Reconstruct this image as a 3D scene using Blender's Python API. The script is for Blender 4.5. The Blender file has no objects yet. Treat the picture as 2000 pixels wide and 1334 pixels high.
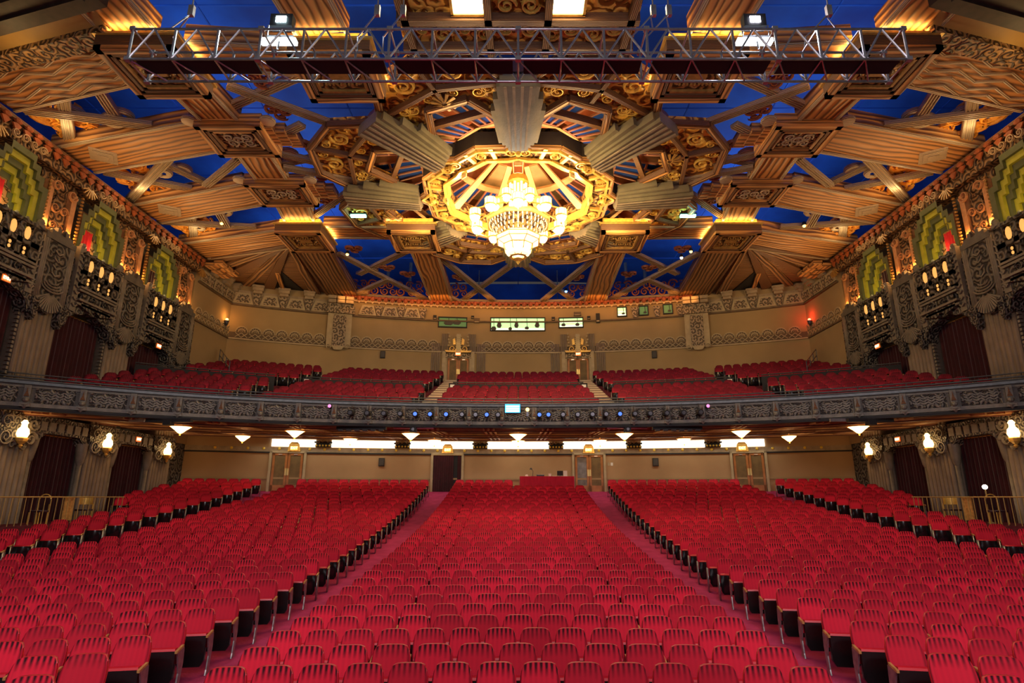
import bpy, math, random
import numpy as np
from mathutils import Vector, Matrix
random.seed(7)
PI = math.pi
SC = bpy.context.scene
COL = SC.collection
sin, cos, sqrt, atan2, radians = math.sin, math.cos, math.sqrt, math.atan2, math.radians

# ------------------------------------------------------------------ camera, world, lights, exposure
cam = bpy.data.objects.new('camera', bpy.data.cameras.new('camera'))
COL.objects.link(cam); SC.camera = cam
cam.data.sensor_width = 36.0; cam.data.lens = 1150 / 2000 * 36.0
cam.data.shift_x = -12 / 2000
cam.data.clip_end = 200
cam.location = (0, 0, 0)
cam.rotation_euler = (radians(90 + 14.8), 0, 0)

W = bpy.data.worlds.new('world'); SC.world = W; W.use_nodes = True
W.node_tree.nodes['Background'].inputs[0].default_value = (0.85, 0.75, 0.72, 1)
W.node_tree.nodes['Background'].inputs[1].default_value = 0.06
SC.view_settings.view_transform = 'Standard'; SC.view_settings.look = 'None'
SC.view_settings.exposure = 0.0; SC.view_settings.gamma = 1.0
SC.view_settings.use_curve_mapping = False
SC.cycles.max_bounces = 6; SC.cycles.diffuse_bounces = 3; SC.cycles.glossy_bounces = 2
SC.cycles.transmission_bounces = 3; SC.cycles.sample_clamp_indirect = 4.0
SC.cycles.caustics_reflective = False; SC.cycles.caustics_refractive = False

def light(kind, loc, energy, color=(1, 1, 1), size=0.3, target=None, size_y=None, spot=60, name=None):
    d = bpy.data.lights.new(name or kind.lower() + '_lamp', kind)
    d.energy = energy; d.color = color
    if kind == 'AREA':
        d.size = size
        if size_y: d.shape = 'RECTANGLE'; d.size_y = size_y
    else:
        d.shadow_soft_size = size
    if kind == 'SPOT': d.spot_size = radians(spot); d.spot_blend = 0.6
    o = bpy.data.objects.new(d.name, d); COL.objects.link(o); o.location = loc
    if target is not None:
        o.rotation_euler = (Vector(target) - Vector(loc)).to_track_quat('-Z', 'Y').to_euler()
    return o

# stage lighting standing behind the camera, aimed into the house
light('AREA', (0, -3.5, 6.5), 850, (1, .88, .94), 8, (0, 9, -4), 2.0, name='stage_wash')
for x in (-6, 6):
    light('SPOT', (x, -2.5, 7.5), 3000, (1, .84, .90), .5, (x * 1.3, 19, -2.2), spot=58, name='stage_spot')
    light('SPOT', (x, -2.0, 2.5), 430, (1, .93, .70), .5, (x * 1.2, 40, 10.5), spot=52, name='stage_spot')
WARM = (1.0, .55, .20); AMBER = (1.0, .40, .09); WHITE = (1, .88, .68)
# ring and chandelier
for k in range(8):
    a = k * PI / 4 + PI / 8
    light('POINT', (2.9 * cos(a), 24.6 + 2.9 * sin(a), 12.5), 155, WARM, .25, name='ring_lamp')
    light('POINT', (5.35 * cos(a), 24.6 + 5.35 * sin(a), 12.5), 130, (1, .70, .28), .15, name='star_fill_light')  # added fill to brighten the gilt star panels, no visible fitting
for k in range(4):
    light('POINT', (2.5 * cos(k * PI / 2), 24.6 + 2.5 * sin(k * PI / 2), 11.5), 240, WHITE, .4, name='chandelier_lamp')
for s in (-1, 1):
    for y in (19.6, 24.2, 28.9, 33.5):
        light('AREA', (s * 17.3, y, 10.4), 85, (1, .62, .27), 1.0, (s * 11.5, y + .5, 14.2), .3, name='ceiling_fill_light')  # added fill lamps that brighten the ceiling beams from below
light('POINT', (0, 24.6, 15.0), 330, WARM, .5, name='dome_lamp')
# blue vault washes on top of the ceiling frame
for x in (-13.5, -5, 5, 13.5):
    for y in (15, 22.5, 30, 37.5):
        if abs(x) < 6 and 20 < y < 31: continue
        light('AREA', (x, y, 14.9), 150 if y > 28 else 95, (.70, .88, 1), 3.0, (x, y, 20), name='vault_wash')
# work lamps on the lighting truss
light('POINT', (-4.9, 10.2, 9.3), 150, (.62, .93, 1), .12, name='flood_lamp')
light('POINT', (4.9, 10.2, 9.3), 150, (.85, .82, 1), .12, name='flood_lamp')

# ------------------------------------------------------------------ materials
MATS = {}
def nt(name):
    m = bpy.data.materials.new(name); m.use_nodes = True
    MATS[name] = m
    n = m.node_tree.nodes; b = n['Principled BSDF']
    return m, n, m.node_tree.links, b
def rgba(c): return (c[0], c[1], c[2], 1)
def ramp(n, stops, interp='LINEAR'):
    r = n.new('ShaderNodeValToRGB'); r.color_ramp.interpolation = interp
    e = r.color_ramp.elements
    while len(e) < len(stops): e.new(.5)
    for i, (p, c) in enumerate(stops):
        e[i].position = p; e[i].color = rgba(c)
    return r
def math_(n, l, op, a, b=None, c=None):
    m = n.new('ShaderNodeMath'); m.operation = op
    for i, v in enumerate((a, b, c)):
        if v is None: continue
        if isinstance(v, (int, float)): m.inputs[i].default_value = v
        else: l.new(v, m.inputs[i])
    return m.outputs[0]
def plain(name, c, rough=.6, metal=0, var=.12, scale=3, bump=0, spec=.5, sheen=0):
    m, n, l, b = nt(name)
    b.inputs['Roughness'].default_value = rough; b.inputs['Metallic'].default_value = metal
    b.inputs['Specular IOR Level'].default_value = spec
    if sheen: b.inputs['Sheen Weight'].default_value = sheen
    t = n.new('ShaderNodeTexCoord'); z = n.new('ShaderNodeTexNoise')
    z.inputs['Scale'].default_value = scale; z.inputs['Detail'].default_value = 3
    l.new(t.outputs['Object'], z.inputs['Vector'])
    r = ramp(n, [(.3, [v * (1 - var) for v in c]), (.7, [min(1, v * (1 + var)) for v in c])])
    l.new(z.outputs['Fac'], r.inputs[0]); l.new(r.outputs[0], b.inputs['Base Color'])
    if bump:
        bp = n.new('ShaderNodeBump'); bp.inputs['Strength'].default_value = bump; bp.inputs['Distance'].default_value = .05
        z2 = n.new('ShaderNodeTexNoise'); z2.inputs['Scale'].default_value = scale * 8
        l.new(t.outputs['Object'], z2.inputs['Vector'])
        l.new(z2.outputs['Fac'], bp.inputs['Height']); l.new(bp.outputs[0], b.inputs['Normal'])
    return m
def emit(name, c, s, rough=.4):
    m, n, l, b = nt(name)
    b.inputs['Base Color'].default_value = rgba(c); b.inputs['Emission Color'].default_value = rgba(c)
    b.inputs['Emission Strength'].default_value = s
    return m
def wood(name, c1, c2, scale=2.2, dist=3.0, bump=.6, rough=.5):
    """carved timber: moulding lines that run along the piece (uv.x is the length in metres)"""
    m, n, l, b = nt(name)
    b.inputs['Roughness'].default_value = rough
    t = n.new('ShaderNodeTexCoord'); mp = n.new('ShaderNodeMapping')
    mp.inputs['Scale'].default_value = (.22, 1, 1); l.new(t.outputs['UV'], mp.inputs[0])
    w = n.new('ShaderNodeTexWave'); w.bands_direction = 'Y'; w.inputs['Scale'].default_value = scale
    w.inputs['Distortion'].default_value = dist; w.inputs['Detail'].default_value = 2.5
    w.inputs['Detail Scale'].default_value = .8
    l.new(mp.outputs[0], w.inputs['Vector'])
    r = ramp(n, [(0, c2), (.22, [a * .5 + d * .5 for a, d in zip(c1, c2)]), (.5, c1), (1, [a * 1.12 for a in c1])])
    l.new(w.outputs['Color'], r.inputs[0]); l.new(r.outputs[0], b.inputs['Base Color'])
    bp = n.new('ShaderNodeBump'); bp.inputs['Strength'].default_value = bump; bp.inputs['Distance'].default_value = .06
    l.new(w.outputs['Fac'], bp.inputs['Height']); l.new(bp.outputs[0], b.inputs['Normal'])
    return m
def scroll(name, c1, c2, scale=2.0, turns=9.0, bump=.8, rough=.4, metal=0.0, warp=.35, lo=.30, hi=.62):
    """carved scrollwork: spirals grown around scattered centres"""
    m, n, l, b = nt(name)
    b.inputs['Roughness'].default_value = rough; b.inputs['Metallic'].default_value = metal
    t = n.new('ShaderNodeTexCoord'); mp = n.new('ShaderNodeMapping')
    mp.inputs['Scale'].default_value = (scale, scale, 1); l.new(t.outputs['UV'], mp.inputs[0])
    nz = n.new('ShaderNodeTexNoise'); nz.inputs['Scale'].default_value = 1.6; l.new(mp.outputs[0], nz.inputs['Vector'])
    mx = n.new('ShaderNodeVectorMath'); mx.operation = 'MULTIPLY_ADD'
    l.new(nz.outputs['Color'], mx.inputs[0]); mx.inputs[1].default_value = (warp, warp, 0); l.new(mp.outputs[0], mx.inputs[2])
    v = n.new('ShaderNodeTexVoronoi'); v.voronoi_dimensions = '2D'; v.inputs['Scale'].default_value = 1
    v.inputs['Randomness'].default_value = .75
    l.new(mx.outputs[0], v.inputs['Vector'])
    sb = n.new('ShaderNodeVectorMath'); sb.operation = 'SUBTRACT'
    l.new(mx.outputs[0], sb.inputs[0]); l.new(v.outputs['Position'], sb.inputs[1])
    sp = n.new('ShaderNodeSeparateXYZ'); l.new(sb.outputs[0], sp.inputs[0])
    at = math_(n, l, 'ARCTAN2', sp.outputs[1], sp.outputs[0])
    sc = n.new('ShaderNodeSeparateColor'); l.new(v.outputs['Color'], sc.inputs[0])
    hand = math_(n, l, 'SUBTRACT', math_(n, l, 'MULTIPLY', math_(n, l, 'GREATER_THAN', sc.outputs[0], .5), 2.0), 1.0)
    ph = math_(n, l, 'MULTIPLY_ADD', v.outputs['Distance'], turns * 3.0, math_(n, l, 'MULTIPLY', at, hand))
    s = math_(n, l, 'MULTIPLY_ADD', math_(n, l, 'SINE', ph), .5, .5)
    r = ramp(n, [(lo, c2), (hi, c1)])
    l.new(s, r.inputs[0]); l.new(r.outputs[0], b.inputs['Base Color'])
    bp = n.new('ShaderNodeBump'); bp.inputs['Strength'].default_value = bump; bp.inputs['Distance'].default_value = .06
    l.new(s, bp.inputs['Height']); l.new(bp.outputs[0], b.inputs['Normal'])
    return m
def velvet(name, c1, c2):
    """red seat fabric: darker stripes that run in from the top and side edges (uv over the back)"""
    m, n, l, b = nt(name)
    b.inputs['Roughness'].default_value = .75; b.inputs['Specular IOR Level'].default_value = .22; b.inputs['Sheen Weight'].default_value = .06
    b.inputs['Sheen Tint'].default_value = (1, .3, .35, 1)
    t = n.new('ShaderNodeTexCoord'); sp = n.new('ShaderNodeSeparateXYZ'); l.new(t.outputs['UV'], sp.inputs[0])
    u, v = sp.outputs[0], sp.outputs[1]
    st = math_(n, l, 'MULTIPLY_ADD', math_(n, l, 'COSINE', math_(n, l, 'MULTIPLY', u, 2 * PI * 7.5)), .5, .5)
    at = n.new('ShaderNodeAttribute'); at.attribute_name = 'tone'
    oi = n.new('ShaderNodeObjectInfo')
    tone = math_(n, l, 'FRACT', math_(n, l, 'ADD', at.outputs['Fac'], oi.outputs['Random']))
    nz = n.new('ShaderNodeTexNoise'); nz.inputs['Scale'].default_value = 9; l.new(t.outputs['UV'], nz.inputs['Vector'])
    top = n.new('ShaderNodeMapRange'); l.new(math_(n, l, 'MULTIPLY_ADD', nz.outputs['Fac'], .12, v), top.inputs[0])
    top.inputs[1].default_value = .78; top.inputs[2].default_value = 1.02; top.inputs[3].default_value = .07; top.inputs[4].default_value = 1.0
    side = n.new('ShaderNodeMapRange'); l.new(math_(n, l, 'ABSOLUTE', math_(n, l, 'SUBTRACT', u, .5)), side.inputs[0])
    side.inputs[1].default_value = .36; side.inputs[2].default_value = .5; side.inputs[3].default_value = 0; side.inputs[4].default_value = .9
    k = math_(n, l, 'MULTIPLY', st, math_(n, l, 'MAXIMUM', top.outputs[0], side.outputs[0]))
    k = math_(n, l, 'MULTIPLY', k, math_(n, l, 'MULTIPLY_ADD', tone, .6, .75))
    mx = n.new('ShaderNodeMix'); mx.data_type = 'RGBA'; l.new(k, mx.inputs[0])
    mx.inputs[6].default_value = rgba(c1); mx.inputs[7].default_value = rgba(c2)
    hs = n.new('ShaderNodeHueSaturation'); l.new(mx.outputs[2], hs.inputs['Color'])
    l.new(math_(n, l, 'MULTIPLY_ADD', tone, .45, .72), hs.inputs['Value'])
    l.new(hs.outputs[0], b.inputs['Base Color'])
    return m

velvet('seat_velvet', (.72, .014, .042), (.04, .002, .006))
velvet('seat_velvet_dark', (.24, .010, .028), (.04, .004, .010))  # darker red for the balcony seats
plain('seat_black', (.012, .010, .011), .22, 0, .1)
plain('seat_metal', (.30, .31, .30), .35, .8, .3, 12)
plain('arm_gold', (.55, .33, .10), .35, .3, .3, 10)
plain('red_trim', (.62, .012, .025), .40)
plain('carpet', (.42, .040, .12), .95, 0, .16, 2.5, .3, .1)
plain('carpet_dark', (.10, .02, .03), .95, 0, .2, 3, .2, .1)
plain('cream_wall', (.355, .255, .125), .8, 0, .10, .5, .08, .2)
plain('tan_wall', (.42, .275, .14), .8, 0, .10, .5, .08, .2)
plain('plaster_dim', (.34, .26, .16), .75, 0, .2, 3, .3)
plain('plaster_line', (.42, .34, .20), .7, 0, .12, 3)
plain('plaster_dark', (.12, .08, .042), .7, 0, .2, 3)
plain('flute_tan', (.22, .17, .12), .65, 0, .15, 2, .15)
plain('flute_dark', (.10, .085, .065), .7, 0, .15, 2, .15)
scroll('stone_carved', (.155, .140, .105), (.016, .014, .012), 2.1, 5, 1.0, .5)
scroll('stone_fine', (.20, .18, .14), (.028, .024, .020), 3.6, 4, 1.0, .5)
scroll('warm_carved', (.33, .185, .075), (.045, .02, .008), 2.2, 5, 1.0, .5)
scroll('frieze_carved', (.40, .31, .20), (.10, .075, .045), 3.0, 3.5, .8, .6)
plain('stone_dark', (.125, .112, .085), .55, 0, .25, 3, .3)
plain('stone_rib', (.20, .175, .13), .5, 0, .2, 4, .2)
scroll('gold_scroll', (.90, .52, .09), (.22, .08, .010), 1.75, 3.2, 1.0, .35, .25, .5)
scroll('gold_dim', (.50, .29, .08), (.07, .03, .008), 2.6, 3, 1.0, .4, .2)
scroll('box_carved', (.46, .26, .10), (.04, .018, .008), 2.6, 4, 1.0, .45)
plain('gold', (.92, .56, .12), .3, .35, .2, 6)
plain('gold_dark', (.42, .23, .06), .4, .2, .25, 6)
plain('rosette_gold', (.75, .52, .06), .4, .2, .1)
wood('beam_wood', (.60, .285, .085), (.17, .068, .024), 1.35, 9.0, .6)
wood('beam_dark', (.30, .15, .06), (.06, .026, .012), 1.4, 6.0, .8)
wood('strut_wood', (.62, .47, .29), (.20, .13, .08), 5.0, .35)
wood('frame_brown', (.22, .10, .04), (.05, .022, .010), 6.0, .3, .4)
plain('ray_stone', (.20, .17, .105), .5, 0, .2, 1.5, .2)
plain('ring_dark', (.035, .022, .016), .6, 0, .2)
plain('soffit_dark', (.05, .032, .022), .6, 0, .3, 4)
plain('cove_gold', (.50, .30, .085), .55, 0, .12, 1)
plain('cloud_orange', (.95, .36, .04), .45, 0, .2, 5, .2)
plain('cloud_gold', (.95, .55, .12), .45, 0, .2, 5)
plain('cloud_brown', (.30, .085, .028), .45, 0, .3, 5, .2)
plain('cornice_red', (.33, .075, .016), .5, 0, .35, 4, .4)
plain('cornice_leaf', (.50, .33, .16), .5, 0, .25, 5)
plain('niche_green', (.115, .125, .045), .6, 0, .15, 3)
plain('niche_yellow', (.50, .46, .035), .6, 0, .15, 3)
plain('niche_tan', (.62, .30, .12), .55, 0, .2, 4, .3)
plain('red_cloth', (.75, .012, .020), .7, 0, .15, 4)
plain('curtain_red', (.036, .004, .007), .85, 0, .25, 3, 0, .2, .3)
plain('skirt_red', (.50, .012, .045), .8, 0, .1, 3, 0, .2, .3)
plain('door_wood', (.36, .13, .028), .5, 0, .2, 3, .1)
plain('door_panel', (.15, .095, .03), .65, 0, .25, 3)
plain('door_glass', (.20, .17, .14), .12, .3, .3, 4)
plain('brass', (.55, .42, .16), .4, .6, .1)
plain('black', (.010, .010, .012), .7, 0, .1)
plain('speaker_grey', (.05, .045, .04), .6)
plain('aluminium', (.50, .50, .54), .30, .85, .15, 10)
plain('steel_dark', (.10, .10, .11), .35, .7, .2)
plain('rail_metal', (.10, .11, .11), .42, .5, .2, 6)
plain('stair_cream', (.62, .50, .33), .7, 0, .1)
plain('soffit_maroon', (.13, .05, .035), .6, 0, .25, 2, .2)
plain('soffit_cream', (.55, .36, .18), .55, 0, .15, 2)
plain('lattice_pink', (.62, .26, .16), .6, 0, .1)
plain('dome_cream', (.75, .55, .25), .6, 0, .1)
plain('dome_red', (.50, .16, .06), .5, 0, .2)
plain('fascia_stone', (.20, .19, .155), .45, 0, .25, 4, .3)
scroll('fascia_carved', (.24, .225, .19), (.03, .026, .022), 3.2, 3.5, 1.0, .45)
plain('white_card', (.8, .78, .72), .6)
plain('screen_green', (.3, .5, .25), .5)
def vault_mat():
    m, n, l, b = nt('vault_blue')  # blue light on the vault is painted in as its base colour
    b.inputs['Roughness'].default_value = .8
    t = n.new('ShaderNodeTexCoord'); z = n.new('ShaderNodeTexNoise'); z.inputs['Scale'].default_value = .35; z.inputs['Detail'].default_value = 5
    l.new(t.outputs['Object'], z.inputs['Vector'])
    r = ramp(n, [(.32, (.003, .035, .34)), (.7, (.006, .11, .70))]); l.new(z.outputs['Fac'], r.inputs[0])
    l.new(r.outputs[0], b.inputs['Base Color'])
vault_mat()
emit('lamp_warm', (1, .62, .24), 4.5); emit('lamp_amber', (1, .50, .12), 6); emit('lamp_white', (1, .93, .78), 7)
emit('cove_white', (1, .96, .82), 4.0); emit('sign_red', (1, .10, .02), 3.0); emit('sign_orange', (1, .36, .06), 1.6)
emit('sign_letter', (1, .85, .45), 4); emit('screen_blue', (.04, .35, 1), 3); emit('screen_text', (.7, .95, 1), 2.5)
emit('lens_blue', (.08, .22, 1), 1.2); emit('lens_pink', (1, .25, .6), 1.5); emit('lens_red', (1, .04, .02), 25)
emit('lamp_warm_hot', (1, .80, .42), 9); emit('uplight_white', (.8, .95, 1), 8); emit('lens_blue_hot', (.1, .35, 1), 12)
emit('lamp_glow', (1, .50, .13), .8)
emit('booth_green', (.55, .95, .45), .85); emit('booth_dim', (.10, .22, .07), .35); emit('booth_white', (.9, 1, .75), 1.1)
emit('flood_cyan', (.70, .96, 1), 40); emit('flood_violet', (.88, .86, 1), 40); emit('crystal', (1, .74, .38), 1.5)
emit('crystal_hot', (1, .84, .54), 1.5); emit('uplight_teal', (.3, 1, .75), 5)

# ------------------------------------------------------------------ mesh builder
class MB:
    def __init__(s, mir=False):
        s.V = []; s.F = []; s.M = []; s.U = {}; s.mir = mir; s.mi = 0; s.sm = False; s.smooth = set()
    def add(s, vs, fs, uvs=None):
        b = len(s.V); s.V.extend([tuple(v) for v in vs])
        for i, f in enumerate(fs):
            if uvs is not None and uvs[i] is not None: s.U[len(s.F)] = uvs[i]
            if s.sm: s.smooth.add(len(s.F))
            s.F.append([b + j for j in f]); s.M.append(s.mi)
        return s
    def box(s, x0, x1, y0, y1, z0, z1):
        vs = [(x, y, z) for z in (z0, z1) for y in (y0, y1) for x in (x0, x1)]
        return s.add(vs, [(0, 2, 3, 1), (4, 5, 7, 6), (0, 1, 5, 4), (2, 6, 7, 3), (0, 4, 6, 2), (1, 3, 7, 5)])
    def bar(s, p0, p1, w, h, up=(0, 0, 1), w1=None, z='c'):
        """box from p0 to p1, w across, h along up; uv.x runs along the length. z: 'c' centred, 'b' p at the bottom"""
        p0, p1, up = Vector(p0), Vector(p1), Vector(up)
        d = p1 - p0; L = d.length; d.normalize(); r = d.cross(up).normalized(); u = r.cross(d).normalized()
        w1 = w if w1 is None else w1
        lo, hi = (-h / 2, h / 2) if z == 'c' else (0, h)
        vs = []
        for p, ww in ((p0, w), (p1, w1)):
            for (a, b) in ((-.5, lo), (.5, lo), (.5, hi), (-.5, hi)): vs.append(p + r * (a * ww) + u * b)
        fs = [(0, 1, 5, 4), (1, 2, 6, 5), (2, 3, 7, 6), (3, 0, 4, 7), (0, 3, 2, 1), (4, 5, 6, 7)]
        c = random.random() * 20
        uv = [[(c, -w / 2), (c, w / 2), (c + L, w1 / 2), (c + L, -w1 / 2)], [(c, 0), (c, h), (c + L, h), (c + L, 0)],
              [(c, -w / 2), (c, w / 2), (c + L, w1 / 2), (c + L, -w1 / 2)], [(c, 0), (c, h), (c + L, h), (c + L, 0)], None, None]
        return s.add(vs, fs, uv)
    def prism(s, pts, o, u, v, n, d0, d1):
        """polygon pts (a,b) -> o+a*u+b*v, extruded along n from d0 to d1"""
        o, u, v, n = Vector(o), Vector(u), Vector(v), Vector(n); k = len(pts)
        vs = [o + u * a + v * b + n * d for d in (d0, d1) for a, b in pts]
        fs = [tuple(range(k))[::-1], tuple(range(k, 2 * k))] + [(i, (i + 1) % k, k + (i + 1) % k, k + i) for i in range(k)]
        flat = [(a, b) for a, b in pts]
        return s.add(vs, fs, [flat[::-1], flat] + [None] * k)
    def tube(s, pts, r, n=6, cap=True):
        pts = [Vector(p) for p in pts]; rings = []; vs = []
        for i, p in enumerate(pts):
            d = (pts[min(i + 1, len(pts) - 1)] - pts[max(i - 1, 0)]).normalized()
            a = Vector((0, 0, 1)) if abs(d.z) < .9 else Vector((1, 0, 0))
            x = d.cross(a).normalized(); y = d.cross(x)
            rr = r[i] if isinstance(r, (list, tuple)) else r
            for k in range(n): vs.append(p + x * (rr * cos(2 * PI * k / n)) + y * (rr * sin(2 * PI * k / n)))
        fs = []
        for i in range(len(pts) - 1):
            for k in range(n):
                a, b = i * n + k, i * n + (k + 1) % n
                fs.append((a, b, b + n, a + n))
        if cap: fs += [tuple(range(n))[::-1], tuple(range((len(pts) - 1) * n, len(pts) * n))]
        return s.add(vs, fs)
    def lathe(s, prof, c, n=12, ph=0, a1=2 * PI):
        c = Vector(c); vs = []; full = a1 >= 2 * PI - 1e-6; m = n if full else n + 1
        for r, z in prof:
            for k in range(m):
                a = ph + a1 * k / n; vs.append(c + Vector((r * cos(a), r * sin(a), z)))
        fs = []
        for i in range(len(prof) - 1):
            for k in range(n):
                a, b = i * m + k, i * m + (k + 1) % m
                fs.append((a, b, b + m, a + m))
        return s.add(vs, fs)
    def sphere(s, c, r, n=8, m=5, sz=1, sx=1, sy=1):
        c = Vector(c); vs = []; fs = []
        for i in range(m + 1):
            t = PI * i / m
            for k in range(n):
                a = 2 * PI * k / n
                vs.append(c + Vector((r * sx * sin(t) * cos(a), r * sy * sin(t) * sin(a), r * sz * cos(t))))
        for i in range(m):
            for k in range(n):
                a, b = i * n + k, i * n + (k + 1) % n
                fs.append((a, b, b + n, a + n))
        return s.add(vs, fs)
    def spiral(s, c, u, v, nrm, R, w=.25, h=.05, turns=1.6, hand=1, ph=0, seg=20):
        """a flat carved volute ribbon"""
        c, u, v, nrm = Vector(c), Vector(u), Vector(v), Vector(nrm); vs = []; fs = []
        for i in range(seg + 1):
            t = i / seg; a = ph + hand * turns * 2 * PI * t; rr = R * (1 - .86 * t); ww = R * w * (1 - .55 * t) * .5
            e = u * cos(a) + v * sin(a)
            vs += [c + e * (rr - ww), c + e * (rr + ww), c + e * (rr - ww * .5) + nrm * h, c + e * (rr + ww * .5) + nrm * h]
        for i in range(seg):
            b = i * 4; d = b + 4
            fs += [(b, b + 2, d + 2, d), (b + 2, b + 3, d + 3, d + 2), (b + 3, b + 1, d + 1, d + 3)]
        return s.add(vs, fs)
    def arc(s, cy, R0, R1, a0, a1, z0, z1, n=12, za=None):
        """curved box round (0,cy); angle 0 looks along +Y; za: extra height at each angle"""
        vs = []; uv = []
        for i in range(n + 1):
            a = a0 + (a1 - a0) * i / n; dz = za(a) if za else 0
            for (R, z) in ((R0, z0), (R1, z0), (R1, z1), (R0, z1)):
                vs.append((R * sin(a), cy + R * cos(a), z + dz))
        fs = []; uvs = []
        for i in range(n):
            b = i * 4; d = b + 4
            ua, ub = R0 * (a0 + (a1 - a0) * i / n), R0 * (a0 + (a1 - a0) * (i + 1) / n)
            fs += [(b, b + 1, d + 1, d), (b + 1, b + 2, d + 2, d + 1), (b + 2, b + 3, d + 3, d + 2), (b + 3, b, d, d + 3)]
            uvs += [[(ua, R0), (ua, R1), (ub, R1), (ub, R0)], [(ua, z0), (ua, z1), (ub, z1), (ub, z0)],
                    [(ua, R1), (ua, R0), (ub, R0), (ub, R1)], [(ua, z1), (ua, z0), (ub, z0), (ub, z1)]]
        e = n * 4
        fs += [(0, 3, 2, 1), (e, e + 1, e + 2, e + 3)]; uvs += [None, None]
        return s.add(vs, fs, uvs)
    def drape(s, x0, y0, x1, y1, z0, z1, amp=.06, folds=8, seg=6, gather=0):
        """hanging cloth with vertical folds between two floor points"""
        n = folds * seg; dx, dy = x1 - x0, y1 - y0; L = sqrt(dx * dx + dy * dy); nx, ny = -dy / L, dx / L
        vs = []; rows = 5
        for j in range(rows):
            g = j / (rows - 1)
            for i in range(n + 1):
                t = i / n; a = amp * (sin(2 * PI * folds * t) + .35 * sin(2 * PI * folds * 2.3 * t + 1)) * (.55 + .45 * (1 - g))
                vs.append((x0 + dx * t + nx * a, y0 + dy * t + ny * a, z0 + (z1 - z0) * g))
        m = n + 1
        fs = [(j * m + i, j * m + i + 1, (j + 1) * m + i + 1, (j + 1) * m + i) for j in range(rows - 1) for i in range(n)]
        return s.add(vs, fs)
    def mesh(s, name, mats):
        V = np.array(s.V, dtype=np.float64).reshape(-1, 3)
        if s.mir: V[:, 0] *= -1
        F = [f[::-1] for f in s.F] if s.mir else s.F
        me = bpy.data.meshes.new(name); me.from_pydata(V.tolist(), [], F)
        for k in ([mats] if isinstance(mats, str) else mats): me.materials.append(MATS[k])
        if not isinstance(mats, str): me.polygons.foreach_set('material_index', s.M)
        if s.smooth or s.sm: me.polygons.foreach_set('use_smooth', [i in s.smooth for i in range(len(F))])
        uvl = me.uv_layers.new(name='uv'); buf = []
        for i, f in enumerate(F):
            if i in s.U:
                q = s.U[i]; buf += (q[::-1] if s.mir else q)
            else:
                p = V[f]; a, b = p[1] - p[0], p[-1] - p[0]
                nn = np.abs(np.cross(a, b)); k = int(nn.argmax())
                ij = ((1, 2), (0, 2), (0, 1))[k]
                buf += [(q[ij[0]], q[ij[1]]) for q in p]
        uvl.data.foreach_set('uv', np.array(buf, dtype=np.float32).ravel())
        me.update()
        return me
    def build(s, name, mats, parent=None, kind=None):
        o = bpy.data.objects.new(name, s.mesh(name, mats)); COL.objects.link(o)
        if parent is not None: o.parent = parent
        if kind: o['kind'] = kind
        return o

def place(me, name, parent=None, loc=(0, 0, 0), rz=0, label=None):
    o = bpy.data.objects.new(name, me); COL.objects.link(o); o.location = loc; o.rotation_euler = (0, 0, rz)
    if parent is not None: o.parent = parent
    return o
def tag(o, label, cat, group=None):
    o['label'] = label; o['category'] = cat
    if group: o['group'] = group
    return o
def thing(name, label, cat, loc=(0, 0, 0), rz=0, group=None):
    o = bpy.data.objects.new(name, None); COL.objects.link(o); o.location = loc; o.rotation_euler = (0, 0, rz)
    o.empty_display_size = .2
    return tag(o, label, cat, group)
def struct(name, mb, mats):
    return mb.build(name, mats, None, 'structure')
ORD = ['', 'first', 'second', 'third', 'fourth', 'fifth', 'sixth', 'seventh', 'eighth', 'ninth', 'tenth', 'eleventh', 'twelfth',
       'thirteenth', 'fourteenth', 'fifteenth', 'sixteenth', 'seventeenth', 'eighteenth', 'nineteenth', 'twentieth']
def side(s): return 'left' if s < 0 else 'right'
def warp(mb, f=1.0):
    # the balcony edge sweeps forward towards the side walls
    mb.V = [(x, y - f * wy(x), z) for x, y, z in mb.V]; return mb
def wy(x): return 1.45 * (x / 18.5) ** 4
def text(body, size, loc, parent, mat, rot=(PI / 2, 0, 0), name='lettering', ext=.01):
    c = bpy.data.curves.new(name, 'FONT'); c.body = body; c.size = size; c.align_x = 'CENTER'; c.align_y = 'CENTER'; c.extrude = ext
    c.materials.append(MATS[mat]); o = bpy.data.objects.new(name, c); COL.objects.link(o)
    bpy.context.view_layer.update(); me = bpy.data.meshes.new_from_object(o)
    m = bpy.data.objects.new(name, me); COL.objects.link(m); bpy.data.objects.remove(o)
    m.location = loc; m.rotation_euler = rot; m.parent = parent
    return m

# ------------------------------------------------------------------ orchestra floor and rear wall
CYF = -19.0                                   # centre of the seating arcs
def rho(x, y): return sqrt(x * x + (y - CYF) ** 2) + CYF
def flz(r): return -2.95 + .0034 * max(0, r - 6) ** 2
def floor_at(x, y): return flz(rho(x, y))
mb = MB(); nx, ny = 40, 48
mb.V = [(-20 + i, -6 + j * .95, floor_at(-20 + i, -6 + j * .95)) for j in range(ny + 1) for i in range(nx + 1)]
vs = mb.V; mb.V = []
mb.add(vs, [(j * (nx + 1) + i, j * (nx + 1) + i + 1, (j + 1) * (nx + 1) + i + 1, (j + 1) * (nx + 1) + i) for j in range(ny) for i in range(nx)])
floor = struct('floor', mb, 'carpet')

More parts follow.
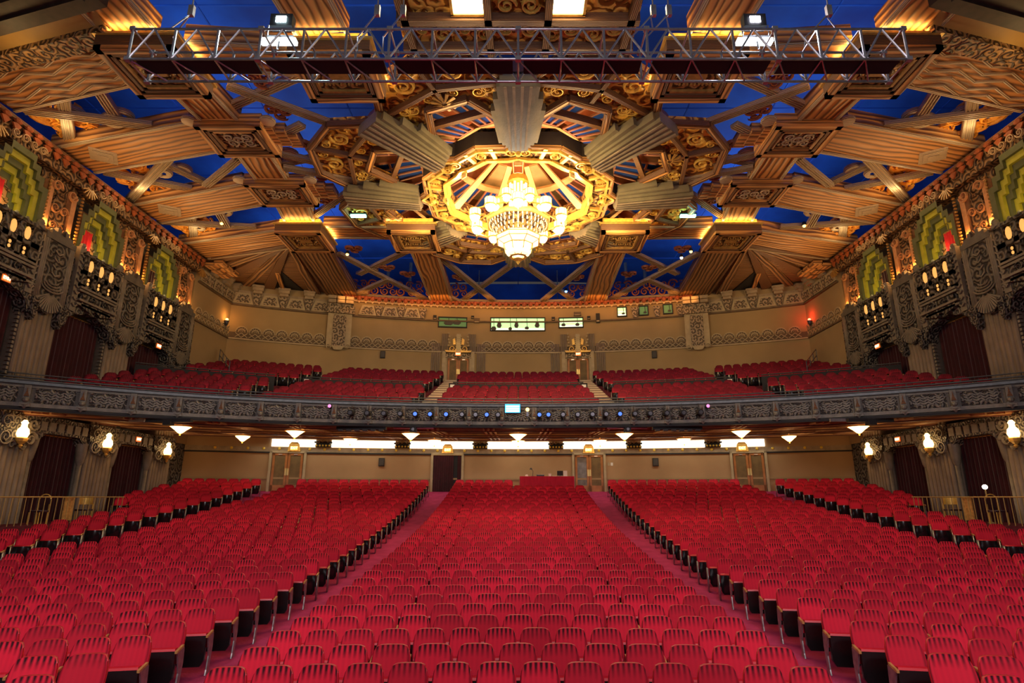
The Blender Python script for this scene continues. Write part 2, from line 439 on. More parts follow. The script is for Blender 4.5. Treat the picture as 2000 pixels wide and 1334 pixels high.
RL = 56.1                                     # lower rear wall radius
AL = math.asin(18.9 / RL)
def lw(x, off=0):                             # point on the lower rear wall
    a = math.asin(x / RL); return Vector(((RL - off) * sin(a), CYF + (RL - off) * cos(a), 0)), -a
mb = MB(); mb.arc(CYF, RL, RL + .3, -AL, AL, -.3, 3.45, 40)
wall_back = struct('wall_back', mb, 'tan_wall')
mb = MB(); mb.arc(CYF, RL - .10, RL, -AL, AL, 2.58, 2.86, 40); mb.build('cornice', 'plaster_dim', wall_back)
mb = MB(); mb.arc(CYF, RL - .13, RL, -AL, AL, 2.50, 2.58, 40); mb.build('dark_moulding', 'black', wall_back)
mb = MB(); mb.arc(CYF, RL - .08, RL, -AL, AL, 1.02, 1.12, 40); mb.build('chair_rail', 'cream_wall', wall_back)
# gilt rosettes on the cornice
mr = MB(); mr.sphere((0, -.13, 0), .085, 8, 4, 1, 1, .5); mr = mr.mesh('rosette', 'rosette_gold')
for i in range(-21, 22):
    p, r = lw(i * .83); place(mr, 'rosette', wall_back, (p.x, p.y, 2.76), r)
# lit cove above the cornice, broken by brackets
bk = [-15.0, -11.7, -7.1, -2.35, 2.35, 7.1, 11.7, 15.0]
for a, b in zip(bk[:-1], bk[1:]):
    mb = MB(); aa, ab = math.asin((a + .45) / RL), math.asin((b - .45) / RL)
    mb.arc(CYF, RL - .06, RL - .02, aa, ab, 2.90, 3.32, 6); mb.build('cove_light', 'cove_white', wall_back)
    m_ = (aa + ab) / 2
    light('AREA', ((RL - 1.2) * sin(m_), CYF + (RL - 1.2) * cos(m_), 3.15), 30, (1, .93, .75), 3.4,
          ((RL - 1.3) * sin(m_), CYF + (RL - 1.3) * cos(m_), 0), .5, name='cove_lamp')
for x in bk[1:-1]:
    p, r = lw(x, .25)
    e = MB(); e.box(-.45, .45, -.2, .25, 2.9, 3.02); e.box(-.38, .38, -.12, .25, 3.02, 3.12); e.box(-.5, .5, -.28, .25, 3.12, 3.2)
    q = place(e.mesh('bracket', 'black'), 'bracket', wall_back, (p.x, p.y, 0), r)
    e = MB()
    for k in range(5): e.sphere((-.36 + .18 * k, -.24, 2.96), .06, 6, 4)
    place(e.mesh('gilt_bead', 'rosette_gold'), 'gilt_bead', q)
    for k in (-1, 0, 1):
        e = MB(); e.spiral((k * .3, -.3, 3.22), (1, 0, 0), (0, 0, 1), (0, -1, 0), .13, .3, .03, 1.3, 1 if k >= 0 else -1, 0, 12)
        place(e.mesh('scroll', 'gold_dark'), 'scroll', q)

def double_door(n, x, wall_fn, zb, h, w, glass=False, off=0.0):
    p, r = wall_fn(x, .02)
    d = bpy.data.objects.new('door_%d' % n, None); COL.objects.link(d); d.location = (p.x, p.y, zb); d.rotation_euler = (0, 0, r)
    d['kind'] = 'structure'
    f = MB()
    for sx in (-1, 1): f.box(sx * (w / 2 + .10) - .07, sx * (w / 2 + .10) + .07, -.14, .02, 0, h + .12)
    f.box(-w / 2 - .17, w / 2 + .17, -.14, .02, h + .0, h + .14)
    f.build('door_frame', 'plaster_line', d)
    for sx in (-1, 1):
        c = sx * w / 4; lf = MB(); hw = w / 4 - .015
        for (x0, x1, z0, z1) in ((c - hw, c - hw + .13, 0, h), (c + hw - .13, c + hw, 0, h), (c - hw, c + hw, 0, .38), (c - hw, c + hw, h - .14, h)):
            lf.box(x0, x1, -.09, -.02, z0, z1)
        l_ = lf.build('door_leaf', 'door_wood', d)
        pn = MB(); pn.box(c - hw + .12, c + hw - .12, -.05, -.02, .36, h - .12)
        pn.build('panel', 'door_glass' if glass and sx < 0 else 'door_panel', l_)
        hd = MB(); hd.box(-sx * .03 + sx * .09 - .05, -sx * .03 + sx * .09 + .05, -.13, -.09, h * .42, h * .60); hd.build('push_plate', 'brass', l_)
        cl = MB(); cl.box(c - .10, c + .10, -.14, -.08, h - .11, h - .07); cl.build('door_closer', 'aluminium', l_)
    return d
zf = flz(37) + .0
door_w = 1.72
for n, x in enumerate((-13.6, 4.35, 13.6)):
    double_door(n + 1, x, lw, flz(36.9), 2.22, door_w, glass=(n == 1))
# curtained doorway left of the centre block
p, r = lw(-4.35, .02)
d4 = bpy.data.objects.new('door_4', None); COL.objects.link(d4); d4.location = (p.x, p.y, flz(36.9)); d4.rotation_euler = (0, 0, r); d4['kind'] = 'structure'
f = MB()
for sx in (-1, 1): f.box(sx * .93 - .07, sx * .93 + .07, -.14, .02, 0, 2.35)
f.box(-1, 1, -.14, .02, 2.22, 2.36); f.build('door_frame', 'plaster_line', d4)
f = MB(); f.box(-.86, .86, -.03, .0, 0, 2.22); f.build('opening_shade', 'black', d4)  # black sheet on the solid wall paints in the unlit doorway
t = thing('curtain', 'dark red curtain drawn across the rear doorway at the left aisle', 'curtain', (p.x, p.y, flz(36.9)), r)
f = MB(); f.sm = True; f.drape(-.84, -.16, .38, -.16, .03, 2.2, .035, 9); f.build('cloth', 'curtain_red', t)
f = MB(); f.sm = True; f.drape(.62, -.14, .84, -.14, .03, 2.2, .03, 2); f.build('side_cloth', 'curtain_red', t)
f = MB(); f.tube([(-.88, -.17, 2.19), (.88, -.17, 2.19)], .02, 6); f.build('curtain_rod', 'brass', t)

SM = {}
def exit_sign(loc, rz, label, big=False, red=True, crown=False):
    t = thing('exit_sign', label, 'exit sign', loc, rz)
    w, h = (.34, .20) if not big else (.42, .24)
    b = MB(); b.box(-w / 2, w / 2, -.05, .02, -h / 2, h / 2); b.build('housing', 'sign_red' if red else 'sign_orange', t)
    b = MB(); b.box(-w / 2 - .03, w / 2 + .03, -.03, .03, -h / 2 - .03, h / 2 + .03); b.build('frame', 'gold_dark', t)
    if 'exit' not in SM: SM['exit'] = text('EXIT', .16, (0, 0, 0), None, 'sign_letter').data; bpy.data.objects.remove([o for o in bpy.data.objects if o.data == SM['exit']][0])
    q = place(SM['exit'], 'lettering', t, (0, -.062, 0)); q.rotation_euler = (PI / 2, 0, 0); q.scale = (h / .2,) * 3
    if crown:
        b = MB(); b.prism([(-w * .85, -h * .8), (w * .85, -h * .8), (w * .7, h * .9), (w * .42, h * 1.5), (-w * .42, h * 1.5), (-w * .7, h * .9)],
                          (0, 0, 0), (1, 0, 0), (0, 0, 1), (0, -1, 0), -.04, .02)
        b.build('crest', 'gold', t)
    return t
for x, w_ in ((-13.3, 'above the far left rear door'), (-4.35, 'above the curtained rear doorway'), (4.35, 'above the glazed rear door'), (13.3, 'above the far right rear door')):
    p, r = lw(x, .22); exit_sign((p.x, p.y, 2.80), r, 'orange EXIT sign in a gilt crest ' + w_, True, False, True)
for x in (-8.3, 8.35):
    p, r = lw(x, .01)
    t = thing('wall_speaker', 'small dark speaker on the lower rear wall %s of the centre aisles' % side(x), 'speaker', (p.x, p.y, 2.05), r)
    b = MB(); b.box(-.17, .17, -.12, 0, -.24, .24); b.build('cabinet', 'black', t)
    b = MB(); b.box(-.14, .14, -.135, -.12, -.2, .2); b.build('grille', 'speaker_grey', t)

# ------------------------------------------------------------------ seats
SP = .53
def back_mesh(nu, nv, rim=True):
    """front of a seat back with rounded top corners; returns verts, faces, uvs"""
    vs, fs, us = [], [], []
    def pt(u, v, off):
        top = .575 * (1 - .15 * abs(u) ** 6) ; z = .40 + top * v
        hw = .243 + .005 * sin(PI * v) - .018 * max(0, v - .8) / .2 * (1 if abs(u) > .99 else 0)
        return (hw * u, .17 * v + .035 * (1 - u * u) + off, z)
    for sgn, off in ((0, 0), (1, .055)):
        for j in range(nv + 1):
            for i in range(nu + 1):
                vs.append(pt(-1 + 2 * i / nu, j / nv, off))
    m = nu + 1; N = m * (nv + 1)
    for j in range(nv):
        for i in range(nu):
            a = j * m + i; fs.append((a, a + 1, a + m + 1, a + m))
            us.append([(i / nu, j / nv), ((i + 1) / nu, j / nv), ((i + 1) / nu, (j + 1) / nv), (i / nu, (j + 1) / nv)])
    nf = len(fs)
    if rim:
        for i in range(nu):
            a = nv * m + i; fs.append((a, a + 1, N + a + 1, N + a)); us.append([(.5, .5)] * 4)
        for j in range(nv):
            for a, b in ((j * m, (j + 1) * m), (j * m + nu, (j + 1) * m + nu)):
                fs.append((a, b, N + b, N + a)); us.append([(.5, .5)] * 4)
        for j in range(nv):
            for i in range(nu):
                a = N + j * m + i; fs.append((a + 1, a, a + m, a + m + 1)); us.append([(.5, .5)] * 4)
    return vs, fs, us
def pan_geo(mb):
    # tipped-up seat: black underside to the front, red cushion behind, bright front edge on top
    pts = [(-.21, .60), (-.215, .22), (-.17, .14), (.17, .14), (.215, .22), (.21, .60)]
    f = [(x, -.15 + (z - .14) * .12, z) for x, z in pts]; b = [(x, y + .10, z) for x, y, z in f]
    mb.mi = 0; mb.add(f + b, [(0, 1, 2, 3, 4, 5), (11, 10, 9, 8, 7, 6), (0, 6, 7, 1), (1, 7, 8, 2), (2, 8, 9, 3), (3, 9, 10, 4), (4, 10, 11, 5)])
    mb.mi = 1; mb.add([(-.205, -.10, .60), (.205, -.10, .60), (.205, .02, .60), (-.205, .02, .60), (-.2, -.09, .632), (.2, -.09, .632), (.2, .02, .632), (-.2, .02, .632)],
                      [(0, 1, 5, 4), (4, 5, 6, 7), (1, 2, 6, 5), (3, 0, 4, 7)])
def arm_geo(mb, x):
    mb.mi = 0; mb.bar((x, -.26, .615), (x, .03, .65), .034, .035)
def std_geo(mb, x):
    mb.mi = 0
    mb.prism([(-.20, .60), (.08, .62), (.10, .40), (.03, .10), (.07, .0), (-.13, 0), (-.10, .08), (-.06, .28)], (x, 0, 0), (0, 1, 0), (0, 0, 1), (1, 0, 0), -.010, .010)
v_, f_, u_ = back_mesh(10, 7)
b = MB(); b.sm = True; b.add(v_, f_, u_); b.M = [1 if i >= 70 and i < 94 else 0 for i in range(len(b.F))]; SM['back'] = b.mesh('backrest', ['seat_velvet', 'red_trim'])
b = MB(); pan_geo(b); SM['pan'] = b.mesh('seat_pan', ['seat_black', 'red_trim'])
b = MB(); arm_geo(b, SP / 2); SM['arm'] = b.mesh('armrest', 'arm_gold')
b = MB(); std_geo(b, SP / 2); SM['std'] = b.mesh('standard', 'seat_metal')
b = MB(); arm_geo(b, -SP / 2); SM['armL'] = b.mesh('armrest_end', 'arm_gold')
b = MB(); std_geo(b, -SP / 2); SM['stdL'] = b.mesh('standard_end', 'seat_metal')
# low version, arrays, for the mass of seats
def low_seat(nu, nv):
    v, f, u = back_mesh(nu, nv); V = list(v); F = list(f); U = list(u); M = [0] * len(f)
    def app(mbx, mats):
        b0 = len(V); V.extend(mbx.V)
        for i, q in enumerate(mbx.F): F.append([b0 + k for k in q]); U.append([(.5, .5)] * len(q)); M.append(mats[mbx.M[i]])
    a = MB(); pan_geo(a); app(a, (1, 2))
    a = MB(); arm_geo(a, SP / 2); app(a, (3,))
    a = MB(); a.box(SP / 2 - .012, SP / 2 + .012, -.16, .06, 0, .61); app(a, (4,))
    a = MB(); a.box(-SP / 2 - .012, -SP / 2 + .012, -.16, .06, 0, .61); app(a, (4,))
    return V, F, U, M
def seat_mass(name, label, group, spots, mats, nu=6, nv=3):
    V, F, U, M = low_seat(nu, nv); V = np.array(V); n = len(V); k = len(spots)
    loops = np.concatenate([np.array(f) for f in F]); cnt = np.array([len(f) for f in F]); uv = np.array([q for u in U for q in u], dtype=np.float32)
    S = np.array(spots); c, s = np.cos(S[:, 3]), np.sin(S[:, 3])
    V0 = V[None, :, 0] * S[:, 4:5]
    X = V0 * c[:, None] - V[None, :, 1] * s[:, None] + S[:, 0:1]
    Y = V0 * s[:, None] + V[None, :, 1] * c[:, None] + S[:, 1:2]
    Zz = V[None, :, 2] + S[:, 2:3]
    co = np.stack([X, Y, Zz], -1).reshape(-1, 3)
    me = bpy.data.meshes.new(name); me.vertices.add(n * k); me.vertices.foreach_set('co', co.ravel())
    L = (loops[None, :] + (np.arange(k) * n)[:, None]).ravel(); me.loops.add(len(L)); me.loops.foreach_set('vertex_index', L)
    ct = np.tile(cnt, k); me.polygons.add(len(ct)); me.polygons.foreach_set('loop_start', np.concatenate([[0], np.cumsum(ct)[:-1]]))
    me.polygons.foreach_set('material_index', np.tile(np.array(M), k))
    me.update(calc_edges=True)
    uvl = me.uv_layers.new(name='uv'); uvl.data.foreach_set('uv', np.tile(uv, (k, 1)).ravel())
    at = me.attributes.new('tone', 'FLOAT', 'POINT'); at.data.foreach_set('value', np.repeat(np.random.RandomState(3).rand(k), n).astype(np.float32))
    for m in mats: me.materials.append(MATS[m])
    o = bpy.data.objects.new(name, me); COL.objects.link(o); tag(o, label, 'seats', group); o['kind'] = 'stuff'
    return o
CT, ST = cos(radians(14.8)), sin(radians(14.8))
def to_px(x, y, z):
    d = y * CT + z * ST; w = -y * ST + z * CT
    return 1012 + 1150 * x / d, 667 - 1150 * w / d, d
spots = []       # x, y, z, rot, block, row, number from aisle, last
for k in range(-1, 33):
    r = 7.8 + .895 * k; R = r - CYF; z = flz(r)
    th = SP / R
    wd = 14 / 13 if k % 2 else 1.0; m_ = 13 if k % 2 else 14; th *= wd
    xs = [(i - (m_ - 1) / 2) * th for i in range(6 if k > 29 else m_)]
    if k == 32: continue
    for i, a in enumerate(xs): spots.append((R * sin(a), CYF + R * cos(a), z, -a, 'centre', k, i + 1, i == 0, i == len(xs) - 1, wd))
    for s in (-1, 1):
        a0 = math.asin(5.2 / R); a1 = math.asin((13.55 - .055 * (r - 20)) / R)
        n = int((a1 - a0) / th)
        if r > 34.5: n = min(n, 13)
        for i in range(n):
            a = s * (a0 + (i + .5) * th); spots.append((R * sin(a), CYF + R * cos(a), z, -a, side(s), k, i + 1, i == 0, i == n - 1, wd))
        b0 = math.asin((15.15 - .055 * (r - 20)) / R)
        for i in range(12):
            a = s * (b0 + (i + .5) * th); x, y = R * sin(a), CYF + R * cos(a)
            lim = 18.3 if y > 26.3 else 16.7
            if abs(x) + .25 > lim: break
            spots.append((x, y, z, -a, 'far ' + side(s), k, i + 1, i == 0, False, wd))
vis = []
for q in spots:
    px, py, d = to_px(q[0], q[1], q[2] + .9)
    if -45 < px < 2045 and py < 1350 and d > 3: vis.append((d, q))
vis.sort(key=lambda t: t[0])
near, rest = vis[:300], vis[300:]
rows = {}
for d, q in near: rows.setdefault(q[4], set()).add(q[5])
for d, q in near:
    x, y, z, a, blk, k, i, first, last, wd = q
    rn = sorted(rows[blk]).index(k) + 1
    t = thing('theater_seat', 'crimson theater seat, %s from the %s aisle, %s nearest row of %s block'
              % (ORD[i], 'left' if blk == 'centre' else 'inner', ORD[rn], 'the centre' if blk == 'centre' else blk), 'seat', (x, y, z), a,
              'crimson seats in the nearest rows'); t.scale = (wd, 1, 1)
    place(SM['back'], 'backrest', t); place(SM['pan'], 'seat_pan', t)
    lf = blk == 'right' and first or blk == 'centre' and first
    place(SM['arm'], 'armrest', t); place(SM['std'], 'standard', t)
    if lf: place(SM['armL'], 'armrest', t); place(SM['stdL'], 'standard', t)
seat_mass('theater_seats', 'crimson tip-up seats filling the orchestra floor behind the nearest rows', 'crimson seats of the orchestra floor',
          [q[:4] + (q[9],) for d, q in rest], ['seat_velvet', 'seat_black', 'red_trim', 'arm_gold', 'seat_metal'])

# ------------------------------------------------------------------ balcony
CYB, RB = -12.0, 38.8                          # front edge of the balcony
CYW, RW = -3.5, 44.5                           # upper rear wall
AB = math.asin(18.95 / RB); AW = math.asin(18.9 / RW)
def bp(s, t):                                  # s -1..1 across, t 0..1 front to back
    a = s * AB; b = s * AW
    F = Vector((RB * sin(a), CYB + (RB + .2) * cos(a) - wy(RB * sin(a)), 0)); B = Vector((RW * sin(b), CYW + RW * cos(b), 0))
    return F.lerp(B, t)
def bz(t): return 3.30 + 4.55 * max(0, t)
LB = 14.2
mb = MB(); NT = 16; NS = 40
for k in range(NT):
    z = bz((k + .5) / NT)
    t0, t1 = k / NT, (k + 1) / NT; vs = []; zl = z - .285 if k else 3.1
    for i in range(NS + 1):
        s = -1 + 2 * i / NS; p, q = bp(s, t0), bp(s, t1)
        vs += [(p.x, p.y, zl), (p.x, p.y, z), (q.x, q.y, z)]
    mb.add(vs, [f for i in range(NS) for f in ((i * 3, i * 3 + 3, i * 3 + 4, i * 3 + 1), (i * 3 + 1, i * 3 + 4, i * 3 + 5, i * 3 + 2))])
balcony = struct('balcony_floor', mb, 'carpet_dark')
# front wall: panels, brackets, rails
mb = MB(); mb.arc(CYB, RB + .02, RB + .25, -AB, AB, 3.05, 4.08, 48); warp(mb)
front = mb.build('balcony_front', 'stone_dark', balcony)
for z0, z1, o_, m in ((3.16, 3.30, -.07, 'fascia_stone'), (3.02, 3.12, -.10, 'black'), (3.98, 4.08, -.10, 'rail_metal'), (3.86, 3.92, -.04, 'fascia_stone')):
    b = MB(); b.arc(CYB, RB + o_, RB + .05, -AB, AB, z0, z1, 48); warp(b); b.build('moulding', m, front)
st = 1.485 / RB
# carved panel between brackets: one mesh, shared
pm = MB(); w = .60
pm.box(-w, w, -.03, .02, -.27, .27)
pan_base = None
pm2 = MB()
for k in range(4):
    x0 = -w + .1 + k * (2 * w - .2) / 4; x1 = x0 + (2 * w - .2) / 4; xm = (x0 + x1) / 2
    for dz in (.12, .02, -.08):
        pm2.bar((x0, -.045, dz + .05), (xm, -.045, dz - .03), .045, .03, (0, -1, 0)); pm2.bar((xm, -.045, dz - .03), (x1, -.045, dz + .05), .045, .03, (0, -1, 0))
    pm2.sphere((xm, -.05, -.2), .05, 6, 4)
for sx in (-1, 1): pm2.spiral((sx * .45, -.035, .18), (1, 0, 0), (0, 0, 1), (0, -1, 0), .08, .35, .03, 1.2, sx, 0, 10)
pmA = pm.mesh('panel', 'fascia_carved'); pmB = pm2.mesh('zigzag_relief', 'fascia_stone')
bm_ = MB(); bm_.box(-.10, .10, -.14, .02, -.36, .36); bm_.box(-.15, .15, -.18, .02, -.43, -.28)
bm_.sphere((0, -.17, -.18), .11, 8, 5, .9); bm_.lathe([(.02, -.5), (.09, -.42), (.13, -.36)], (0, -.10, 0), 8)
bmm = bm_.mesh('bracket', 'fascia_stone')
bl_ = MB(); bl_.prism([(-.08, 0), (-.03, .14), (0, .34), (.03, .14), (.08, 0)], (0, 0, -.05), (1, 0, 0), (0, 0, 1), (0, -1, 0), .12, .20)
for sx in (-1, 1): bl_.spiral((sx * .1, -.15, -.35), (1, 0, 0), (0, 0, 1), (0, -1, 0), .06, .4, .03, 1.2, sx, 0, 10)
blm = bl_.mesh('leaf_relief', 'frame_brown')
def tw(a): return -math.atan(math.tan(a) + .3135 * (RB * sin(a) / 18.5) ** 3)
for i in range(-14, 14):
    a = (i + .5) * st + st / 2; 
    if abs(a) < AB - .01:
        p = (RB * sin(a), CYB + RB * cos(a) - wy(RB * sin(a)), 3.58); q = place(pmA, 'panel', balcony, p, tw(a)); place(pmB, 'zigzag_relief', q)
for i in range(-13, 13):
    a = (i + .5) * st
    p = (RB * sin(a), CYB + RB * cos(a) - wy(RB * sin(a)), 3.58); q = place(bmm, 'bracket', balcony, p, tw(a)); place(blm, 'leaf_relief', q)
# rails
for dz, dr, nm in ((4.24, .12, 'top_rail'), (4.13, .0, 'front_rail'), (4.42, .45, 'guard_rail')):
    b = MB(); b.sm = True
    b.tube([((RB + dr) * sin(a), CYB + (RB + dr) * cos(a), dz) for a in np.linspace(-AB, AB, 49)], .035 if nm != 'guard_rail' else .025, 6); warp(b); b.build(nm, 'rail_metal', balcony)
for i in range(-12, 13):
    a = i * AB / 12.5; b = MB(); b.bar(((RB + .45) * sin(a), CYB + (RB + .45) * cos(a), 3.4), ((RB + .45) * sin(a), CYB + (RB + .45) * cos(a), 4.42), .03, .03, (0, 1, 0)); warp(b); b.build('rail_post', 'rail_metal', balcony)
# under-balcony ceiling with ribs
AU = AB
def ub(s, t, dz=0):
    a = s * AB; b = s * AL; F = Vector(((RB + .1) * sin(a), CYB + (RB + .1) * cos(a) - wy(RB * sin(a)), 3.06)); B = Vector((RL * sin(b), CYF + RL * cos(b), 3.45))
    p = F.lerp(B, t); p.z += dz; return p
mb = MB(); n = 36; vs = []
for i in range(n + 1):
    for t in (0, .33, .66, 1): p = ub(-1 + 2 * i / n, t); vs.append(tuple(p))
mb.add(vs, [(i * 4 + j, i * 4 + 4 + j, i * 4 + 5 + j, i * 4 + 1 + j) for i in range(n) for j in range(3)])
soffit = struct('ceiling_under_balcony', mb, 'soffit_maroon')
for s in [-.93, -.8, -.66, -.5, -.37, -.2, -.07, .07, .2, .37, .5, .66, .8, .93]:
    b = MB()
    for o_ in (-.012, 0, .012): b.bar(ub(s + o_, .04, -.05), ub(s + o_, .93, -.05), .08, .08)
    b.build('ceiling_rib', 'soffit_cream', soffit)
for t in (.10, .42, .58, .88):
    for w_, zz in ((.10, -.05), (.05, -.10)):
        b = MB()
        for i in range(36): b.bar(ub(-1 + i / 18, t, zz), ub(-1 + (i + 1) / 18, t, zz), w_ * 1.6, .07)
        b.build('ring_moulding', 'soffit_cream' if w_ > .07 else 'soffit_maroon', soffit)
# bowl lamps under the balcony
def bowl(loc, label, R=.42):
    t = thing('bowl_lamp', label, 'ceiling light', loc, 0, 'glowing bowl lamps under the balcony')
    b = MB(); b.sm = True; b.lathe([(.02, -.34), (.10, -.30), (.22, -.19), (.34, -.10), (R, -.04), (R, 0)], (0, 0, 0), 12); b.build('glass_bowl', 'lamp_warm', t)
    b = MB(); b.lathe([(R + .02, -.05), (R + .05, -.02), (R + .02, .01), (R - .02, -.02)], (0, 0, 0), 12)
    b.build('rim', 'gold', t)
    b = MB(); b.sphere((0, 0, -.37), .045, 8, 5); b.build('finial', 'gold', t)
    b = MB(); b.lathe([(.03, 0), (.03, .10), (.12, .14)], (0, 0, 0), 8); b.build('stem', 'gold_dark', t)
    light('POINT', (loc[0], loc[1], loc[2] - .5), 26, WARM, .2, name='bowl_lamp_light')
nm7 = ['first', 'second', 'third', 'middle', 'fifth', 'sixth', 'seventh']
for i, x in enumerate((-14.6, -10.3, -5.15, 0, 5.1, 10.3, 14.7)):
    r = RB + 2.0; y = CYB + sqrt(r * r - x * x) - wy(x) * .9; bowl((x, y, 2.98), 'glowing amber bowl lamp, %s from left in the front row under the balcony' % nm7[i])
for i, x in enumerate((-14.4, -9.2, -4.7, 0, 4.6, 9.1, 14.2)):
    r = RB + 7.0; y = CYB + sqrt(r * r - x * x) - abs(x) * .03; bowl((x, y, 3.13), 'small amber bowl lamp, %s from left in the rear row under the balcony' % nm7[i], .36)
# balcony seats, aisles and steps
bs = []
aisles = [(.20, .265), (.60, .665)]
def in_aisle(s): return any(a < abs(s) < b for a, b in aisles)
for k in range(15):
    if k in (7, 8): continue
    t = (k + .60) / 16 ; p0 = bp(0, t); 
    L = 2 * (AB * RB * (1 - t) + AW * RW * t); wd = 1.06 if k % 2 else 1.0; n = int(L / SP / wd)
    for i in range(n):
        s = -1 + 2 * (i + .5) / n; p = bp(s, t)
        if in_aisle(s) or abs(p.x) > 17.95: continue
        bs.append((p.x, p.y, bz((k + .5) / 16), -atan2(p.x, p.y + 10), wd))
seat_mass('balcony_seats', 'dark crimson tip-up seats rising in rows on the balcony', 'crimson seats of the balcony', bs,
          ['seat_velvet_dark', 'seat_black', 'red_trim', 'arm_gold', 'seat_metal'], 4, 2)
st_m = MB(); st_m.box(-.5, .5, -.22, .22, -.14, 0)
for ai, (a, b) in enumerate(aisles):
    for sg in (-1, 1):
        for k in range(32):
            t = k / 32; s = sg * (a + b) / 2; p = bp(s, t + .015)
            e = MB(); w = (b - a) * 18.5 * .46; z = 3.36 + 4.55 * (t + .025)
            e.box(-w, w, -.20, .24, -.20, 0)
            o = e.build('stair_step', ['stair_cream'], balcony); o.location = (p.x, p.y, z); o.rotation_euler = (0, 0, -atan2(p.x, p.y + 10))
# cross-aisle parapet
for (s0, s1) in ((-.985, -.675), (-.59, -.275), (-.19, .19), (.275, .59), (.675, .985)):
    t = 7.25 / 16; z = bz(t)
    b = MB()
    m = 8
    for i in range(m): b.bar(bp(s0 + (s1 - s0) * i / m, t) + Vector((0, 0, z + .42)), bp(s0 + (s1 - s0) * (i + 1) / m, t) + Vector((0, 0, z + .42)), .10, .95)
    w_ = b.build('parapet', 'black', balcony)
    b = MB(); b.tube([bp(s0 + (s1 - s0) * i / m, t) + Vector((0, 0, z + .98)) for i in range(m + 1)], .035, 6); b.build('hand_rail', 'rail_metal', w_)
for sg in (-1, 1):
    for sa in (.19, .59):
        p = bp(sg * sa, 7.1 / 16)
        t = thing('row_marker', 'small white card on the parapet end by the %s %s balcony stair' % (side(sg), 'inner' if sa < .4 else 'outer'), 'sign', (p.x, p.y - .12, bz(7.1 / 16) + .75), -atan2(p.x, p.y + 10))
        b = MB(); b.box(-.12, .12, -.02, .02, -.1, .1); b.build('card', 'white_card', t)
        b = MB(); b.box(-.2, .2, .02, .05, -.6, .18); b.build('back_plate', 'black', t)
    # hand rail at the vomitory by the side wall
    t = thing('stair_rail', 'black metal hand rail of the %s balcony entry stair' % side(sg), 'railing', (sg * 17.35, 33.4, 0))
    for (a, b_) in (((-1.3, -1.4, 7.3), (1.2, 2.2, 8.9)), ((-1.3, -1.4, 6.95), (1.2, 2.2, 8.5))):
        b = MB(); b.tube([(sg * a[0], a[1], a[2]), (sg * b_[0], b_[1], b_[2])][::1], .03, 6); b.build('rail', 'steel_dark', t)
    for f in (0, .33, .66, 1):
        x, y = -1.3 + 2.5 * f, -1.4 + 3.6 * f; b = MB(); b.tube([(sg * x, y, 6.0 + f * 1.7), (sg * x, y, 7.3 + 1.6 * f)], .025, 6); b.build('post', 'steel_dark', t)

# ------------------------------------------------------------------ upper rear wall
def uw(x, off=0):
    a = math.asin(x / RW); return Vector(((RW - off) * sin(a), CYW + (RW - off) * cos(a), 0)), -a
mb = MB(); mb.arc(CYW, RW, RW + .3, -AW, AW, 6.5, 14.0, 48)
wall_up = struct('wall_back_upper', mb, 'cream_wall')
def uarc(r0, x0, x1, z0, z1, name, m, n=24, parent=None):
    b = MB(); b.arc(CYW, RW - r0, RW, math.asin(x0 / RW), math.asin(x1 / RW), z0, z1, n); return b.build(name, m, parent or wall_up)
uarc(.08, -18.8, 18.8, 9.93, 10.02, 'moulding', 'plaster_line')
uarc(.015, -18.8, 18.8, 10.02, 10.42, 'frieze_ground', 'plaster_dark')
# scallop frieze: one scallop mesh repeated
sm_ = MB(); n = 10
for rr, hh in ((.36, .05), (.20, .03)):
    vs = []
    for i in range(n + 1):
        a = PI * i / n
        for r_ in (rr - .03, rr + .03): vs += [(r_ * cos(a), 0, .45 + r_ * sin(a)), (r_ * cos(a), -hh, .45 + r_ * sin(a))]
    sm_.add(vs, [f for i in range(n) for f in ((i * 4 + 1, i * 4 + 5, i * 4 + 7, i * 4 + 3), (i * 4, i * 4 + 4, i * 4 + 5, i * 4 + 1), (i * 4 + 3, i * 4 + 7, i * 4 + 6, i * 4 + 2))])
for a in (35, 62, 90, 118, 145): sm_.bar((.05 * cos(radians(a)), -.02, .45 + .05 * sin(radians(a))), (.33 * cos(radians(a)), -.02, .45 + .33 * sin(radians(a))), .02, .03, (0, -1, 0))
for x0, z0, x1, z1 in ((-.375, .08, 0, .38), (0, .38, .375, .08), (-.375, .38, 0, .08), (0, .08, .375, .38)):
    sm_.bar((x0, -.03, z0), (x1, -.03, z1), .045, .05, (0, -1, 0))
smm = sm_.mesh('scallop', 'plaster_line')
sg_ = MB(); sg_.prism([(.36 * cos(PI * i / 10), .36 * sin(PI * i / 10)) for i in range(11)], (0, 0, .45), (1, 0, 0), (0, 0, 1), (0, -1, 0), 0, .012)
sgm = sg_.mesh('scallop_ground', 'plaster_dark')
for i in range(-24, 25):
    x = i * .755
    if any(abs(abs(x) - c) < h for c, h in ((12.4, .95), (4.25, 1.25))): continue
    p, r = uw(x, .012); q = place(smm, 'scallop', wall_up, (p.x, p.y, 10.0), r); place(sgm, 'scallop_ground', q)
uarc(.14, -18.8, 18.8, 12.22, 12.32, 'string_course', 'plaster_dark')
uarc(.05, -18.8, -12.9, 12.3, 13.3, 'frieze_band', 'plaster_dim'); uarc(.05, 12.9, 18.8, 12.3, 13.3, 'frieze_band', 'plaster_dim')
tz = MB(); tz.prism([(-.62, 0), (.62, 0), (.40, .72), (-.40, .72)], (0, 0, 0), (1, 0, 0), (0, 0, 1), (0, -1, 0), 0, .09)
tzm = tz.mesh('frieze_panel', 'plaster_line')
